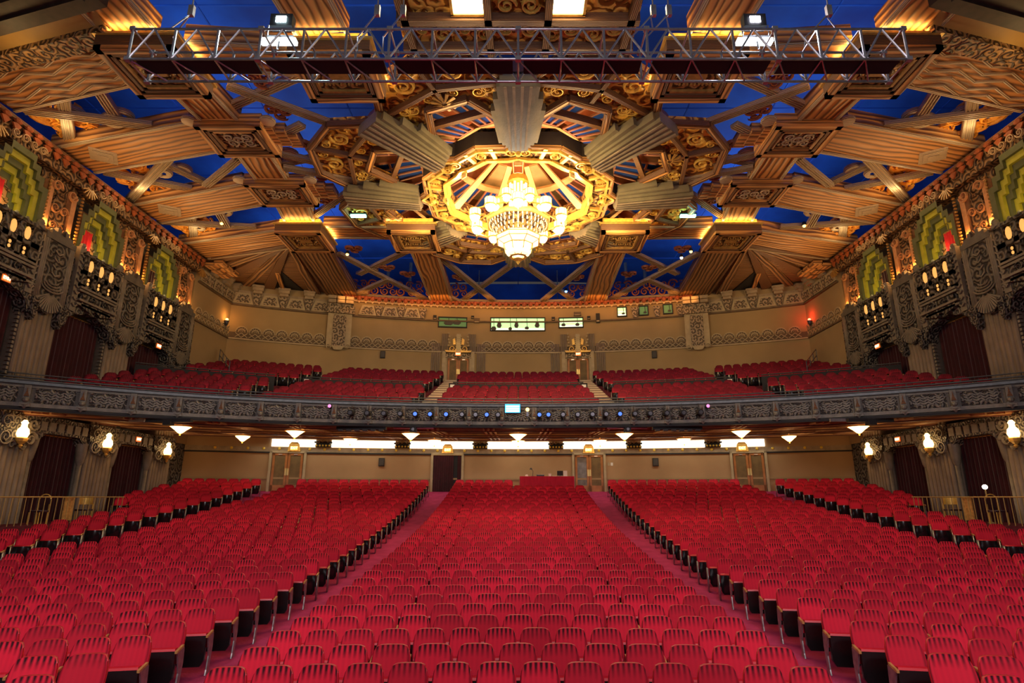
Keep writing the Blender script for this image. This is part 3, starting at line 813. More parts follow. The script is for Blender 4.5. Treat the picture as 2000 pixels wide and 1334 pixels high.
tz = MB(); tz.prism([(-.46, .07), (.46, .07), (.29, .62), (-.29, .62)], (0, 0, 0), (1, 0, 0), (0, 0, 1), (0, -1, 0), .09, .11); tzr = tz.mesh('carved_relief', 'frieze_carved')
kz = MB(); kz.prism([(-.13, 0), (.13, 0), (.30, .75), (-.30, .75)], (0, 0, 0), (1, 0, 0), (0, 0, 1), (0, -1, 0), .0, .13); kzm = kz.mesh('keystone', 'frieze_carved')
cz = MB(); cz.box(-.34, .34, -.42, .02, .95, 1.15); cz.box(-.27, .27, -.30, .02, .78, .95); cz.box(-.38, .38, -.50, .02, 1.15, 1.30); czm = cz.mesh('corbel', 'plaster_dim')
for i in range(-12, 13):
    x = i * 1.52
    if abs(x) > 18.4 or abs(abs(x) - 12.4) < .8: continue
    if abs(x) < 6.5: continue
    p, r = uw(x, .04)
    if not 6.5 < x < 11.2: q = place(tzm, 'frieze_panel', wall_up, (p.x, p.y, 12.38), r); place(tzr, 'carved_relief', q)
    xx = x + .76
    if abs(xx) < 18.5:
        p, r = uw(xx, .04); place(kzm, 'keystone', wall_up, (p.x, p.y, 12.36), r)
        if abs(xx) > 13: place(czm, 'corbel', wall_up, (p.x, p.y, 12.36), r)
# crested cornice, its orange light partly put into the paint
uarc(.22, -12.3, 12.3, 13.30, 13.42, 'cornice', 'cornice_leaf'); uarc(.34, -12.3, 12.3, 13.56, 13.70, 'cornice', 'cornice_red')
le = MB(); le.sphere((0, -.32, .0), .17, 7, 5, 1.15, 1, .7); lem = le.mesh('cornice_boss', 'cornice_red')
lf = MB(); lf.prism([(-.2, .12), (-.12, -.06), (0, -.2), (.12, -.06), (.2, .12), (.08, .06), (0, .13), (-.08, .06)], (0, -.18, -.16), (1, 0, 0), (0, 0, 1), (0, -1, 0), 0, .08); lfm = lf.mesh('leaf', 'cornice_leaf')
for i in range(-27, 28):
    p, r = uw(i * .45, 0); q = place(lem, 'cornice_boss', wall_up, (p.x, p.y, 13.55), r); place(lfm, 'leaf', q)
for x in (-10.5, -6.3, -2.1, 2.1, 6.3, 10.5): light('AREA', (x, uw(x, 1.5)[0].y, 13.2), 26, AMBER, 3.5, (x, uw(x, 0)[0].y, 13.6), .25, name='cornice_lamp')
# broad pilasters
for s in (-1, 1):
    p, r = uw(s * 12.4, .02)
    P = bpy.data.objects.new('pilaster', None); P.parent = wall_up; COL.objects.link(P); P.location = (p.x, p.y, 0); P.rotation_euler = (0, 0, r)
    b = MB(); b.box(-.8, .8, -.22, .02, 9.9, 13.3); b.build('shaft', 'plaster_line', P)
    b = MB(); b.box(-.42, .42, -.28, -.2, 10.0, 12.2); b.build('carved_panel', 'frieze_carved', P)
    b = MB(); b.box(-.95, .95, -.40, .02, 12.3, 12.8); b.box(-.85, .85, -.46, .02, 12.8, 13.0); b.build('capital', 'frieze_carved', P)
    b = MB()
    for k in (-1, 0, 1):
        for z in (13.05, 13.32): b.bar((k * .58 - .25, -.5, z), (k * .58 + .25, -.5, z), .5, .22)
    b.build('roll_block', 'plaster_dim', P)
    b = MB(); b.prism([(-.42, 10.0), (.42, 10.0), (.25, 9.72), (-.25, 9.72)], (0, -.24, 0), (1, 0, 0), (0, 0, 1), (0, -1, 0), 0, .05)
    for k in (-1, 1): b.spiral((k * .62, -.24, 9.95), (1, 0, 0), (0, 0, 1), (0, -1, 0), .2, .3, .05, 1.4, k)
    b.build('foot_scroll', 'plaster_line', P)
# panels between (thin raised edge lines)
# doors of the balcony with fluted flanks and gilt crests
for j, s in enumerate((-1, 1)):
    x = s * 4.25
    dr = double_door(5 + j, x, uw, 7.55, 1.95, 1.5)
    P = bpy.data.objects.new('door_surround', None); P.parent = wall_up; COL.objects.link(P); p, r = uw(x, .02); P.location = (p.x, p.y, 0); P.rotation_euler = (0, 0, r)
    for k in (-1, 1):
        b = MB()
        for q in range(5): b.sm = True; b.tube([(k * (1.35 + .13 * q), -.03, 7.6), (k * (1.35 + .13 * q), -.03, 10.6)], .06, 6)
        b.build('fluted_pilaster', 'flute_tan', P)
        b = MB()
        for q in range(4): b.tube([(k * (.80 + .12 * q), -.07, 9.9), (k * (.80 + .12 * q), -.07, 11.3)], .055, 6)
        b.build('fluting', 'flute_tan', P)
        b = MB(); b.box(k * 1.02 - .12, k * 1.02 + .12, -.20, .02, 7.6, 10.0); b.build('jamb', 'plaster_line', P)
    b = MB(); b.box(-.9, .9, -.16, .02, 9.52, 9.85); b.build('lintel', 'frieze_carved', P)
    t = thing('door_crest', 'gilt scrolled crest above the %s balcony door' % side(s), 'ornament', (p.x, p.y - .18, 9.9), r)
    b = MB(); b.box(-.15, .15, -.14, .02, 0, 1.35)
    for q in range(8): b.box(-.19, .19, -.18, 0, .08 + q * .15, .15 + q * .15)
    b.build('spine', 'plaster_line', t)
    for k in (-1, 1):
        b = MB(); b.spiral((k * .42, -.06, .28), (1, 0, 0), (0, 0, 1), (0, -1, 0), .26, .35, .08, 1.5, k, 0 if k < 0 else PI)
        b.prism([(k * .15, 0), (k * .85, .02), (k * .95, .16), (k * .6, .14), (k * .15, .16)][::k], (0, 0, 0), (1, 0, 0), (0, 0, 1), (0, -1, 0), 0, .12)
        b.prism([(k * .2, .6), (k * .38, .55), (k * .42, .95), (k * .25, 1.05)][::k], (0, 0, 0), (1, 0, 0), (0, 0, 1), (0, -1, 0), 0, .1); b.build('gilt_scroll', 'cloud_gold', t)
        b = MB()
        for q in range(5): b.sphere((k * (.72 - .07 * (q % 2)), -.05, .5 + q * .22), .075, 6, 4)
        b.build('bead_drop', 'plaster_line', t)
    exit_sign((p.x, p.y - .28, 9.78), r, 'glowing red EXIT sign over the %s balcony door' % side(s))
    light('POINT', (p.x, p.y - .9, 10.3), 6, (1, .6, .2), .1, name='crest_lamp')
# projection booth windows
def booth(n, x0, x1, z0, z1, m, items):
    xc = (x0 + x1) / 2; p, r = uw(xc, .02); w = (x1 - x0) / 2
    o = bpy.data.objects.new('window_%d' % n, None); COL.objects.link(o); o.location = (p.x, p.y, 0); o.rotation_euler = (0, 0, r); o['kind'] = 'structure'
    b = MB(); t_ = .07
    for (a0, a1, c0, c1) in ((-w - t_, w + t_, z0 - t_, z0), (-w - t_, w + t_, z1, z1 + t_), (-w - t_, -w, z0, z1), (w, w + t_, z0, z1)): b.box(a0, a1, -.12, .02, c0, c1)
    b.build('window_frame', 'black', o)
    b = MB(); b.box(-w, w, -.03, 0, z0, z1); b.build('lit_room', m, o)
    if m != 'booth_dim':
        b = MB(); b.box(-w, w, -.035, -.03, z0, z0 + .16); b.build('lit_sill', 'booth_white', o)
        b = MB(); b.box(-w, w, -.04, -.03, z1 - .32, z1 - .26); b.build('light_shelf', 'booth_white', o)
    for (kx, kz, kw, kh) in items:
        b = MB(); b.tube([(kx, -.06, z1), (kx + .03, -.06, kz + kh)], .02, 5)
        b.prism([(-kw, 0), (-kw * .6, -kh * .6), (kw * .5, -kh * .7), (kw, 0), (kw * .6, kh), (-kw * .5, kh)], (kx, 0, kz), (1, 0, 0), (0, 0, 1), (0, -1, 0), .03, .10); b.build('projector', 'speaker_grey', o)
booth(1, -1.95, 1.9, 11.65, 12.55, 'booth_green', [(-1.35, 12.0, .18, .25), (-.1, 12.0, .16, .25), (1.4, 12.0, .18, .22), (.65, 11.8, .16, .12), (-.55, 11.75, .14, .12), (-1.75, 11.75, .2, .18)])
booth(2, -5.7, -3.75, 11.85, 12.5, 'booth_dim', [(-.3, 12.1, .35, .2), (.3, 12.15, .3, .2)])
booth(3, 3.0, 4.65, 11.85, 12.5, 'booth_green', [(-.55, 12.0, .16, .12), (.45, 12.0, .16, .12)])
for n, x in enumerate((7.45, 8.95, 10.6)):
    booth(4 + n, x - .28, x + .28, 12.55, 13.15, 'booth_dim' if n else 'booth_green', [(0.1, 12.7, .12, .08)])
for i, (x, z, w, h, lab) in enumerate(((-6.0, 12.5, .12, .15, 'small dark vent box left of the dim booth window'), (-3.0, 12.35, .22, .17, 'brown box on the wall between two booth windows'),
        (-3.3, 12.6, .11, .1, 'tiny dark vent beside the brown wall box'), (2.55, 12.5, .12, .12, 'small dark vent left of the right booth window'), (5.1, 12.5, .12, .12, 'small dark vent right of the right booth window'),
        (4.3, 12.82, .26, .14, 'brown shutter box over the right booth window'), (5.75, 12.45, .14, .35, 'tall dark port box right of the booth windows'))):
    p, r = uw(x, .01); t = thing('wall_box', lab, 'wall box', (p.x, p.y, z), r)
    b = MB(); b.box(-w, w, -.14, 0, -h, h); b.build('case', 'plaster_dark' if i in (1, 5) else 'black', t)
    b = MB(); b.box(-w * .7, w * .7, -.155, -.14, -h * .8, -h * .5); b.build('slot', 'plaster_line', t)
for x in (-9.45, 9.5):
    p, r = uw(x, .01)
    t = thing('wall_speaker', 'small dark speaker high on the balcony rear wall, %s side' % side(x), 'speaker', (p.x, p.y, 9.6), r)
    b = MB(); b.box(-.17, .17, -.14, 0, -.25, .25); b.build('cabinet', 'black', t)
    b = MB(); b.box(-.13, .13, -.155, -.14, -.2, .2); b.build('grille', 'speaker_grey', t)

# ------------------------------------------------------------------ side walls (modelled on the left, mirrored for the right)
PY = [17.25, 21.9, 26.55, 31.2]                # pier centres
NY = [19.6, 24.25, 28.9]                       # bays between them
XW = -18.5
walls = {}
for s in (-1, 1):
    M = s > 0
    def B(name, mb, mats, parent): mb.mir = M; return mb.build(name, mats, parent)
    b = MB(M); b.box(-19.8, -19.35, 8, 32.3, -3.2, 13.7)
    wall = struct('wall_' + side(s), b, 'stone_dark'); walls[s] = wall
    b = MB(M); b.box(-19.3, -18.85, 32.3, 37.6, 2.9, 13.9); rear = struct('wall_%s_rear' % side(s), b, 'cream_wall')
    b = MB(M); b.box(-19.3, -18.9, 32.0, 36.5, -1.5, 3.4); B('lower_wall', b, 'stone_carved', rear)
    # band and scallops carried round onto the plain wall
    b = MB(M); b.box(-18.88, -18.76, 32.6, 37.4, 9.93, 10.02); b.box(-18.88, -18.72, 32.6, 37.4, 12.22, 12.32); B('moulding', b, 'plaster_dark', rear)
    for i in range(6):
        q = place(smm, 'scallop', rear, (s * 18.84, 33.1 + i * .755, 10.0), -s * PI / 2); place(sgm, 'scallop_ground', q)
    for i in range(3):
        q = place(tzm, 'frieze_panel', rear, (s * 18.84, 33.3 + i * 1.5, 12.38), -s * PI / 2); place(tzr, 'carved_relief', q)
        place(czm, 'corbel', rear, (s * 18.84, 34.0 + i * 1.5, 12.36), -s * PI / 2); place(kzm, 'keystone', rear, (s * 18.84, 34.0 + i * 1.5, 12.36), -s * PI / 2)
    # amber or red wall light near the rear corner
    t = thing('wall_light', 'amber uplight on the rear left balcony wall' if s < 0 else 'glaring red lamp on the rear right balcony wall', 'wall light', (s * 18.7, 36.2, 10.95))
    b = MB(); b.lathe([(.03, -.35), (.10, -.2), (.16, 0)], (0, 0, 0), 8); b.build('cup', 'steel_dark', t)
    b = MB(); b.sphere((0, 0, .06), .10, 8, 6); b.build('bulb', 'lamp_amber' if s < 0 else 'lens_red', t)
    light('POINT', (s * 18.45, 36.1, 11.25), 22, AMBER if s < 0 else (1, .05, .02), .08, name='wall_light_lamp')
    for y in PY:
        near = y < 20
        # --- pier: lower fluted shaft
        P = bpy.data.objects.new('pier', None); COL.objects.link(P); P.parent = wall
        b = MB(M); b.box(-19.35, -18.62, y - .82, y + .82, -3.0, 3.05); b.box(-19.35, -18.62, y - .82, y + .82, 3.05, 7.6)
        B('shaft', b, 'flute_tan', P)
        b = MB(M); b.sm = True
        for k in range(7): b.tube([(-18.65, y - .72 + .24 * k, -2.9), (-18.65, y - .72 + .24 * k, 1.9)], .10, 6)
        for k in range(7): b.tube([(-18.65, y - .72 + .24 * k, 3.0), (-18.65, y - .72 + .24 * k, 7.3)], .10, 6)
        B('fluting', b, 'flute_tan', P)
        b = MB(M)
        for q in range(26):
            b.box(-18.78, -18.64, y - .95, y - .85, 3.4 + q * .16, 3.5 + q * .16)
        B('bead_edge', b, 'stone_rib', P)
        # lower capital with scrolls
        b = MB(M); b.prism([(-.95, 3.05), (-.95, 2.6), (-.75, 2.2), (-.45, 1.95), (.45, 1.95), (.75, 2.2), (.95, 2.6), (.95, 3.05)], (-18.55, y, 0), (0, 1, 0), (0, 0, 1), (1, 0, 0), -.5, .06)
        B('capital', b, 'stone_fine', P)
        b = MB(M)
        for k in (-1, 1):
            b.spiral((-18.48, y + k * .58, 2.12), (0, 1, 0), (0, 0, 1), (1, 0, 0), .30, .34, .08, 1.7, k)
            b.spiral((-18.48, y + k * .62, 2.68), (0, 1, 0), (0, 0, 1), (1, 0, 0), .24, .34, .08, 1.5, -k)
            b.spiral((-18.48, y + k * .24, 1.85), (0, 1, 0), (0, 0, 1), (1, 0, 0), .16, .34, .08, 1.3, -k)
        B('capital_scroll', b, 'stone_rib', P)
        # --- shield with fan foot, chevrons, flanking ribs and crown
        b = MB(M); b.prism([(-.55, 9.95), (-.55, 7.5), (-.42, 7.15), (-.2, 6.95), (0, 6.88), (.2, 6.95), (.42, 7.15), (.55, 7.5), (.55, 9.95)], (-18.5, y, 0), (0, 1, 0), (0, 0, 1), (1, 0, 0), -.2, .10)
        B('shield', b, 'stone_carved', P)
        b = MB(M)
        for k in range(-6, 7):
            a = radians(270 + k * 10); b.bar((-18.38, y + .1 * cos(a), 7.75 + .1 * sin(a)), (-18.38, y + .78 * cos(a), 7.78 + .82 * sin(a)), .03, .05, (1, 0, 0), .085)
        B('fan_foot', b, 'stone_rib', P)
        b = MB(M)
        for q in range(4):
            rr = .26 + .11 * q
            b.tube([(-18.36, y + rr * cos(radians(a)), 8.25 - .05 * q + rr * .55 * sin(radians(a))) for a in range(200, 345, 20)], .035, 5)
        for q in range(4):
            z = 8.45 + q * .30; b.bar((-18.37, y - .2, z + .12), (-18.37, y, z), .06, .05, (1, 0, 0)); b.bar((-18.37, y, z), (-18.37, y + .2, z + .12), .06, .05, (1, 0, 0))
        B('chevron_relief', b, 'stone_rib', P)
        for k in (-1, 1):
            b = MB(M); b.sm = True
            for q in (-1, 0, 1): b.tube([(-18.42, y + k * .66 + q * .09, 7.35), (-18.42, y + k * .66 + q * .09, 9.98 + (.1 if q == 0 else 0))], .055, 6)
            B('rib_cluster', b, 'stone_rib', P)
            b = MB(M); b.prism([(-.16, 7.35), (.16, 7.35), (.13, 6.75), (.0, 6.45), (-.13, 6.75)], (-18.45, y + k * .68, 0), (0, 1, 0), (0, 0, 1), (1, 0, 0), -.15, .16)
            b.spiral((-18.27, y + k * .68, 7.1), (0, 1, 0), (0, 0, 1), (1, 0, 0), .12, .4, .05, 1.4, k); B('pendant_bracket', b, 'stone_fine', P)
            b = MB(M); b.box(-18.9, -18.5, y + k * .95 - .14, y + k * .95 + .14, 7.3, 9.7); B('side_strip', b, 'stone_fine', P)
        b = MB(M)
        for (a0, a1, zt) in ((-.78, -.55, 10.12), (-.55, -.30, 10.28), (-.30, -.12, 10.45), (-.12, .12, 10.22), (.12, .30, 10.45), (.30, .55, 10.28), (.55, .78, 10.12)):
            b.box(-18.62, -18.36, y + a0, y + a1, 9.85, zt - .05); b.sphere((-18.48, (2 * y + a0 + a1) / 2, zt - .05), .1, 6, 4)
        B('crown', b, 'stone_dark', P)
        # --- upper pier in the glow of the hidden lamp
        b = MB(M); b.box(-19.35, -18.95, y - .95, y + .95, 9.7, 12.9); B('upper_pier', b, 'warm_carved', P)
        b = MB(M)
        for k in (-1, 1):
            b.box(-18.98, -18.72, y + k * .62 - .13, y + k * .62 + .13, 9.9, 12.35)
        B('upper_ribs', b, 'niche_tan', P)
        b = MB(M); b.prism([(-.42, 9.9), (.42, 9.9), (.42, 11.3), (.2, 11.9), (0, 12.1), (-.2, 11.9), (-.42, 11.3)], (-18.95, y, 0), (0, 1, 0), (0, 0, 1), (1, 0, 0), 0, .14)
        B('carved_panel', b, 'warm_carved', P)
        b = MB(M)
        for k in (-1, 1):
            b.spiral((-18.78, y + k * .24, 11.35), (0, 1, 0), (0, 0, 1), (1, 0, 0), .22, .3, .07, 1.6, k)
            b.spiral((-18.70, y + k * .42, 12.2), (0, 1, 0), (0, 0, 1), (1, 0, 0), .26, .3, .08, 1.4, -k)
            b.spiral((-18.78, y + k * .2, 10.6), (0, 1, 0), (0, 0, 1), (1, 0, 0), .18, .3, .07, 1.6, -k)
        B('relief_scroll', b, 'niche_tan', P)
        for k in (-1, 1):
            light('POINT', (s * 18.63, y + k * .62, 10.5), 20.0, (1, .45, .12), .05, name='pier_lamp')
        # --- sconce
        if y > 18:
            t = thing('wall_sconce', 'flame-shaped glowing sconce on the %s lower pier, %s from the stage' % (side(s), ORD[PY.index(y)]), 'wall lamp', (s * 18.3, y, 2.15))
            b = MB(); b.sm = True; b.lathe([(.03, -.12), (.15, -.02), (.20, .12), (.17, .28), (.10, .36), (.09, .46), (.12, .52), (.05, .62)], (0, 0, 0), 10); b.build('glass_chimney', 'lamp_warm', t)
            b = MB(); b.lathe([(.02, -.40), (.08, -.33), (.05, -.28), (.17, -.16), (.20, -.05), (.16, -.02)], (0, 0, 0), 10); b.build('gilt_bowl', 'gold', t)
            b = MB(); b.bar((s * .2, 0, -.2), (0, 0, -.22), .06, .06); b.build('bracket_arm', 'gold_dark', t)
            light('POINT', (s * 17.95, y, 2.35), 16, WARM, .12, name='sconce_lamp')
    for j, y in enumerate(NY):
        h = 1.34
        N = bpy.data.objects.new('bay', None); COL.objects.link(N); N.parent = wall
        # lower lintel with stepped corners, colonnettes
        b = MB(M); b.prism([(-1.45, 3.05), (-1.45, 1.6), (-1.3, 1.9), (-1.15, 2.2), (-.9, 2.42), (.9, 2.42), (1.15, 2.2), (1.3, 1.9), (1.45, 1.6), (1.45, 3.05)], (-18.7, y, 0), (0, 1, 0), (0, 0, 1), (1, 0, 0), -.5, .12)
        B('lintel', b, 'stone_fine', N)
        b = MB(M)
        for k in range(6): b.box(-18.6, -18.52, y - 1.3 + k * .45, y - .98 + k * .45, 2.52, 2.86)
        B('lintel_block', b, 'stone_rib', N)
        for k in (-1, 1):
            b = MB(M); b.sm = True; b.tube([(-18.72, y + k * 1.36, -2.5), (-18.72, y + k * 1.36, 1.3)], .10, 8); b.lathe([(.10, 1.3), (.16, 1.45), (.22, 1.9), (.24, 2.2)], (-18.72, y + k * 1.36, 0), 8); B('colonnette', b, 'stone_rib', N)
        # upper lintel: scalloped valance of the balconette
        b = MB(M); pts = [(-1.5, 8.0), (-1.5, 7.0), (-1.38, 6.7)]
        for q in range(9): a = q / 8; pts.append((-1.25 + 2.5 * a, 7.15 + .38 * sin(PI * a) + (.05 if q % 2 else -.03)))
        pts += [(1.38, 6.7), (1.5, 7.0), (1.5, 8.0)]
        b.prism(pts, (-18.6, y, 0), (0, 1, 0), (0, 0, 1), (1, 0, 0), -.3, .22); B('valance', b, 'stone_fine', N)
        b = MB(M)
        for q, (z, x) in enumerate(((7.72, -18.22), (7.88, -18.14), (8.3, -18.2), (8.42, -18.16))): b.box(-18.8, x, y - 1.15, y + 1.15, z, z + .09)
        B('string_moulding', b, 'stone_rib', N)
        b = MB(M); b.prism([(-.9, 7.7), (-.3, 7.55), (0, 7.7), (.3, 7.55), (.9, 7.7), (.9, 8.25), (-.9, 8.25)], (-18.3, y, 0), (0, 1, 0), (0, 0, 1), (1, 0, 0), -.3, .08)
        for k in (-1, 1): b.spiral((-18.2, y + k * .35, 8.1), (0, 1, 0), (0, 0, 1), (1, 0, 0), .2, .35, .06, 1.5, k)
        B('apron', b, 'stone_carved', N)
        # balconette parapet with lit openings
        b = MB(M)
        for (a0, a1) in ((-1.15, -.88), (-.50, -.24), (.14 - .0, .40 - .02), (.76, 1.15)): b.box(-18.45, -18.22, y + a0, y + a1, 8.5, 9.95)
        b.box(-18.45, -18.22, y - 1.15, y + 1.15, 8.5, 8.62); b.box(-18.45, -18.22, y - 1.15, y + 1.15, 9.05, 9.25); b.box(-18.5, -18.18, y - 1.2, y + 1.2, 9.86, 9.98)
        bal = B('balconette', b, 'stone_carved', N)
        for q in range(3):
            yy = y - .69 + q * .64
            b = MB(M); b.sphere((-18.28, yy, 9.52), .14, 8, 6, 1.9, .4, 1); B('lit_oval', b, 'sign_letter' if False else 'lamp_glow', bal)
            for k in range(2): b = MB(M); b.sphere((-18.28, yy, 8.74 + k * .17), .062, 6, 4, 1.2, .5, 1); B('lit_bead', b, 'lamp_glow', bal)
        for k in (-1, 1):
            b = MB(M)
            for q in range(9):
                z = 7.6 + q * .27; b.bar((-18.3, y + k * 1.2 - .13, z + .1), (-18.3, y + k * 1.2, z), .06, .1, (1, 0, 0)); b.bar((-18.3, y + k * 1.2, z), (-18.3, y + k * 1.2 + .13, z + .1), .06, .1, (1, 0, 0))
            b.box(-18.6, -18.33, y + k * 1.2 - .16, y + k * 1.2 + .16, 7.4, 10.2); b.sphere((-18.4, y + k * 1.2, 10.25), .14, 6, 4); B('end_post', b, 'stone_rib', N)
        b = MB(M)
        for q in range(5): b.sphere((-18.33, y - .95 + q * .475, 10.03), .09, 6, 4, 1.4)
        B('cresting', b, 'stone_dark', N)
        # niche: nested stepped arches, receding, alternately green and yellow; yellow paints in lit faces
        def arch(w, zt, st_):
            L = [(-w, 9.7), (-w, zt - 2.9 * st_), (-w * .80, zt - 2.9 * st_), (-w * .80, zt - 1.9 * st_), (-w * .62, zt - 1.9 * st_), (-w * .62, zt - .9 * st_), (-w * .42, zt - .9 * st_), (-w * .42, zt)]
            return L + [(-a, b_) for a, b_ in L[::-1]]
        ws = [1.36, 1.14, .98, .84, .70, .56]
        for q in range(5):
            A, C = arch(ws[q], 12.72 - q * .24, .34), arch(ws[q + 1], 12.72 - (q + 1) * .24, .34)
            b = MB(M); x0 = -18.55 - q * .15; vs = []; k = len(A)
            for (yy, z) in A: vs.append((x0, y + yy, z))
            for (yy, z) in C: vs.append((x0 - .02, y + yy, z))
            for (yy, z) in C: vs.append((x0 - .16, y + yy, z))
            b.add(vs, [f for i in range(k - 1) for f in ((i, i + 1, k + i + 1, k + i), (k + i, k + i + 1, 2 * k + i + 1, 2 * k + i))])
            B('stepped_arch', b, 'niche_green' if q % 2 == 0 else 'niche_yellow', N)
        b = MB(M); b.box(-19.3, -19.2, y - .6, y + .6, 9.7, 12.2); B('niche_back', b, 'niche_tan', N)
        b = MB(M)
        for q in range(4): b.tube([(-19.15, y - .3, 9.8 + q * .42), (-19.15, y + .1, 10.0 + q * .42), (-19.15, y + .4, 9.85 + q * .42)], .06, 5)
        B('niche_relief', b, 'warm_carved', N)
        t = thing('red_drape', 'red cloth hanging in the %s wall niche, %s from the stage' % (side(s), ORD[j + 1]), 'drape', (s * 19.02, y - .30, 10.0))
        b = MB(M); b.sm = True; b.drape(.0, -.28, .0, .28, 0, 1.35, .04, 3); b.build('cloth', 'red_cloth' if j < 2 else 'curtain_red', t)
        b = MB(M); b.tube([(.0, -.3, 1.36), (.0, .3, 1.36)], .025, 6); b.build('rod', 'gold_dark', t)
        for k in (-1, 1):
            b = MB(M)
            for q in range(17): b.sphere((-18.62, y + k * 1.44, 9.85 + q * .155), .075, 6, 4, .8)
            B('rope_column', b, 'gold_dark', N)
        # fascia above niche: rosettes, sun rays
        b = MB(M)
        for q in range(4): b.spiral((-18.48, y - .62 + q * .42, 12.98), (0, 1, 0), (0, 0, 1), (1, 0, 0), .19, .35, .07, 1.6, 1 if q % 2 else -1)
        B('rosette', b, 'cornice_leaf', N)
        light('POINT', (s * 18.30, y - .2, 10.3), 9, (1, .80, .30), .12, name='niche_lamp')
        light('POINT', (s * 18.85, y, 10.6), 7, (1, .75, .28), .12, name='niche_lamp')
        # curtains: balcony level and floor level
        for lv, (z0, z1, xx) in enumerate(((-2.4, 2.4, -18.95), (3.4, 7.4, -18.95))):
            tt = thing('curtain', 'dark red curtain closing the %s %s bay, %s from the stage' % (side(s), 'lower' if lv == 0 else 'balcony-level', ORD[j + 1]), 'curtain', (s * 18.95, y, 0))
            for k in (-1, 1):
                b = MB(M); b.sm = True; b.drape(0, (k - 1) * .5 * 1.3, 0, (k + 1) * .5 * 1.3, z0, z1, .06, 6); b.build('cloth', 'curtain_red', tt)
            b = MB(M); b.tube([(0, -1.3, z1), (0, 1.3, z1)], .03, 6); b.build('rod', 'gold_dark', tt)
    # cornice along the wall head
    b = MB(M); b.box(-19.35, -18.6, 8, 32.4, 12.75, 13.45); B('frieze', b, 'warm_carved', wall)
    b = MB(M); b.box(-19.3, -18.42, 8, 32.4, 13.42, 13.55); B('cornice_moulding', b, 'frame_brown', wall)
    for i in range(34):
        yy = 16.0 + i * .49
        b = MB(M); b.sphere((-18.45, yy, 13.42), .13, 7, 5, .8, .8, 1.5); b.prism([(-.2, .05), (0, -.2), (.2, .05), (0, .12)], (-18.5, yy, 13.22), (0, 1, 0), (0, 0, 1), (1, 0, 0), 0, .06)
        B('cornice_leaf', b, 'cornice_red', wall)
    for y in PY:
        b = MB(M)
        for q in range(7):
            a = radians(210 + q * 20); b.bar((-18.45, y + 1.0 + .1 * cos(a), 12.9 + .1 * sin(a)), (-18.45, y + 1.0 + .5 * cos(a), 12.9 + .5 * sin(a)), .05, .06, (1, 0, 0))
        B('sun_ray', b, 'gold_dark', wall)
    # side exit signs
    exit_sign((s * 18.30, 19.75, 7.55), -s * PI / 2, 'glowing EXIT sign under the %s balconette nearest the stage' % side(s))
    exit_sign((s * 18.30, 29.0, 7.42), -s * PI / 2, 'glowing EXIT sign under the farthest %s balconette' % side(s))
    exit_sign((s * 18.52, 28.95, 2.72), -s * PI / 2, 'glowing red EXIT sign on the %s lower lintel between sconces' % side(s))
    # tall tan mirror strip leaning in the lower curtain bay
    # loge platform with railing and gilt chairs
    b = MB(M); b.box(-18.9, -16.95, 14, 26.3, -2.9, -.95); plat = b.build('loge_platform', 'carpet_dark', floor)
    t = thing('loge_railing', 'brass loge railing along the %s side seats' % side(s), 'railing', (s * 16.95, 22.0, -.95))
    b = MB(M); b.tube([(0, -3.0, .95), (0, 4.2, .95)], .025, 6); b.build('top_rail', 'brass', t)
    for k in range(26):
        b = MB(M); b.tube([(0, -3.0 + k * .285, 0), (0, -3.0 + k * .285, .95)], .014, 5); b.build('baluster', 'brass', t)
    for k, (yy, lab) in enumerate(((22.3, 'gilt arched chair nearest the stage in the %s loge'), (24.6, 'polished gilt chair at the far end of the %s loge'))):
        t = thing('loge_chair', lab % side(s), 'chair', (s * 17.45, yy, -.95), 0)
        b = MB(); b.box(-.22, .22, -.22, .22, .42, .48); b.build('seat', 'curtain_red', t)
        if k == 0:
            b = MB(); b.tube([(-.22, .2, .4)] + [(.22 * cos(PI - PI * i / 8), .2, .85 + .2 * sin(PI * i / 8)) for i in range(9)] + [(.22, .2, .4)], .02, 5); b.build('back_hoop', 'gold', t)
            b = MB(); b.prism([(-.18, .5), (.18, .5), (.18, .85), (.1, .98), (-.1, .98), (-.18, .85)], (0, .2, 0), (1, 0, 0), (0, 0, 1), (0, 1, 0), -.01, .01); b.build('back_pad', 'curtain_red', t)
        else:
            b = MB(); b.sm = True; b.lathe([(.3, .66), (.3, .98)], (0, -.05, 0), 10, .3, PI - .6); b.build('curved_back', 'gold', t)
        for (lx, ly) in ((-.19, -.19), (.19, -.19), (-.19, .19), (.19, .19)):
            b = MB(); b.tube([(lx, ly, 0), (lx, ly, .42)], .018, 5); b.build('leg', 'gold', t)
        for lx in (-.19, .19):
            b = MB(); b.tube([(lx, .2, .45), (lx, .2, .7)], .018, 5); b.build('back_post', 'gold', t)
    t = thing('gilt_board', 'flat gilt board leaning on the %s loge railing' % side(s), 'board', (s * 17.1, 23.25, -.95))
    b = MB(); b.box(-.02, .02, -.25, .25, .1, .95); b.build('sheet', 'arm_gold', t); b = MB(); b.box(-.03, .03, -.27, .27, .92, .97); b.build('top_edge', 'gold', t)
light('POINT', (17.9, 22.9, .6), 5, WARM, .06, name='loge_lamp')
t = thing('table_lamp', 'small bright lamp standing in the right loge', 'lamp', (17.7, 23.0, -.95))
b = MB(); b.lathe([(.12, 0), (.12, .03), (.02, .05), (.02, 1.25)], (0, 0, 0), 8); b.build('stand', 'brass', t)
b = MB(); b.sphere((0, 0, 1.32), .09, 8, 6); b.build('bulb', 'lamp_white', t)

# ------------------------------------------------------------------ ceiling
ZC = 13.7
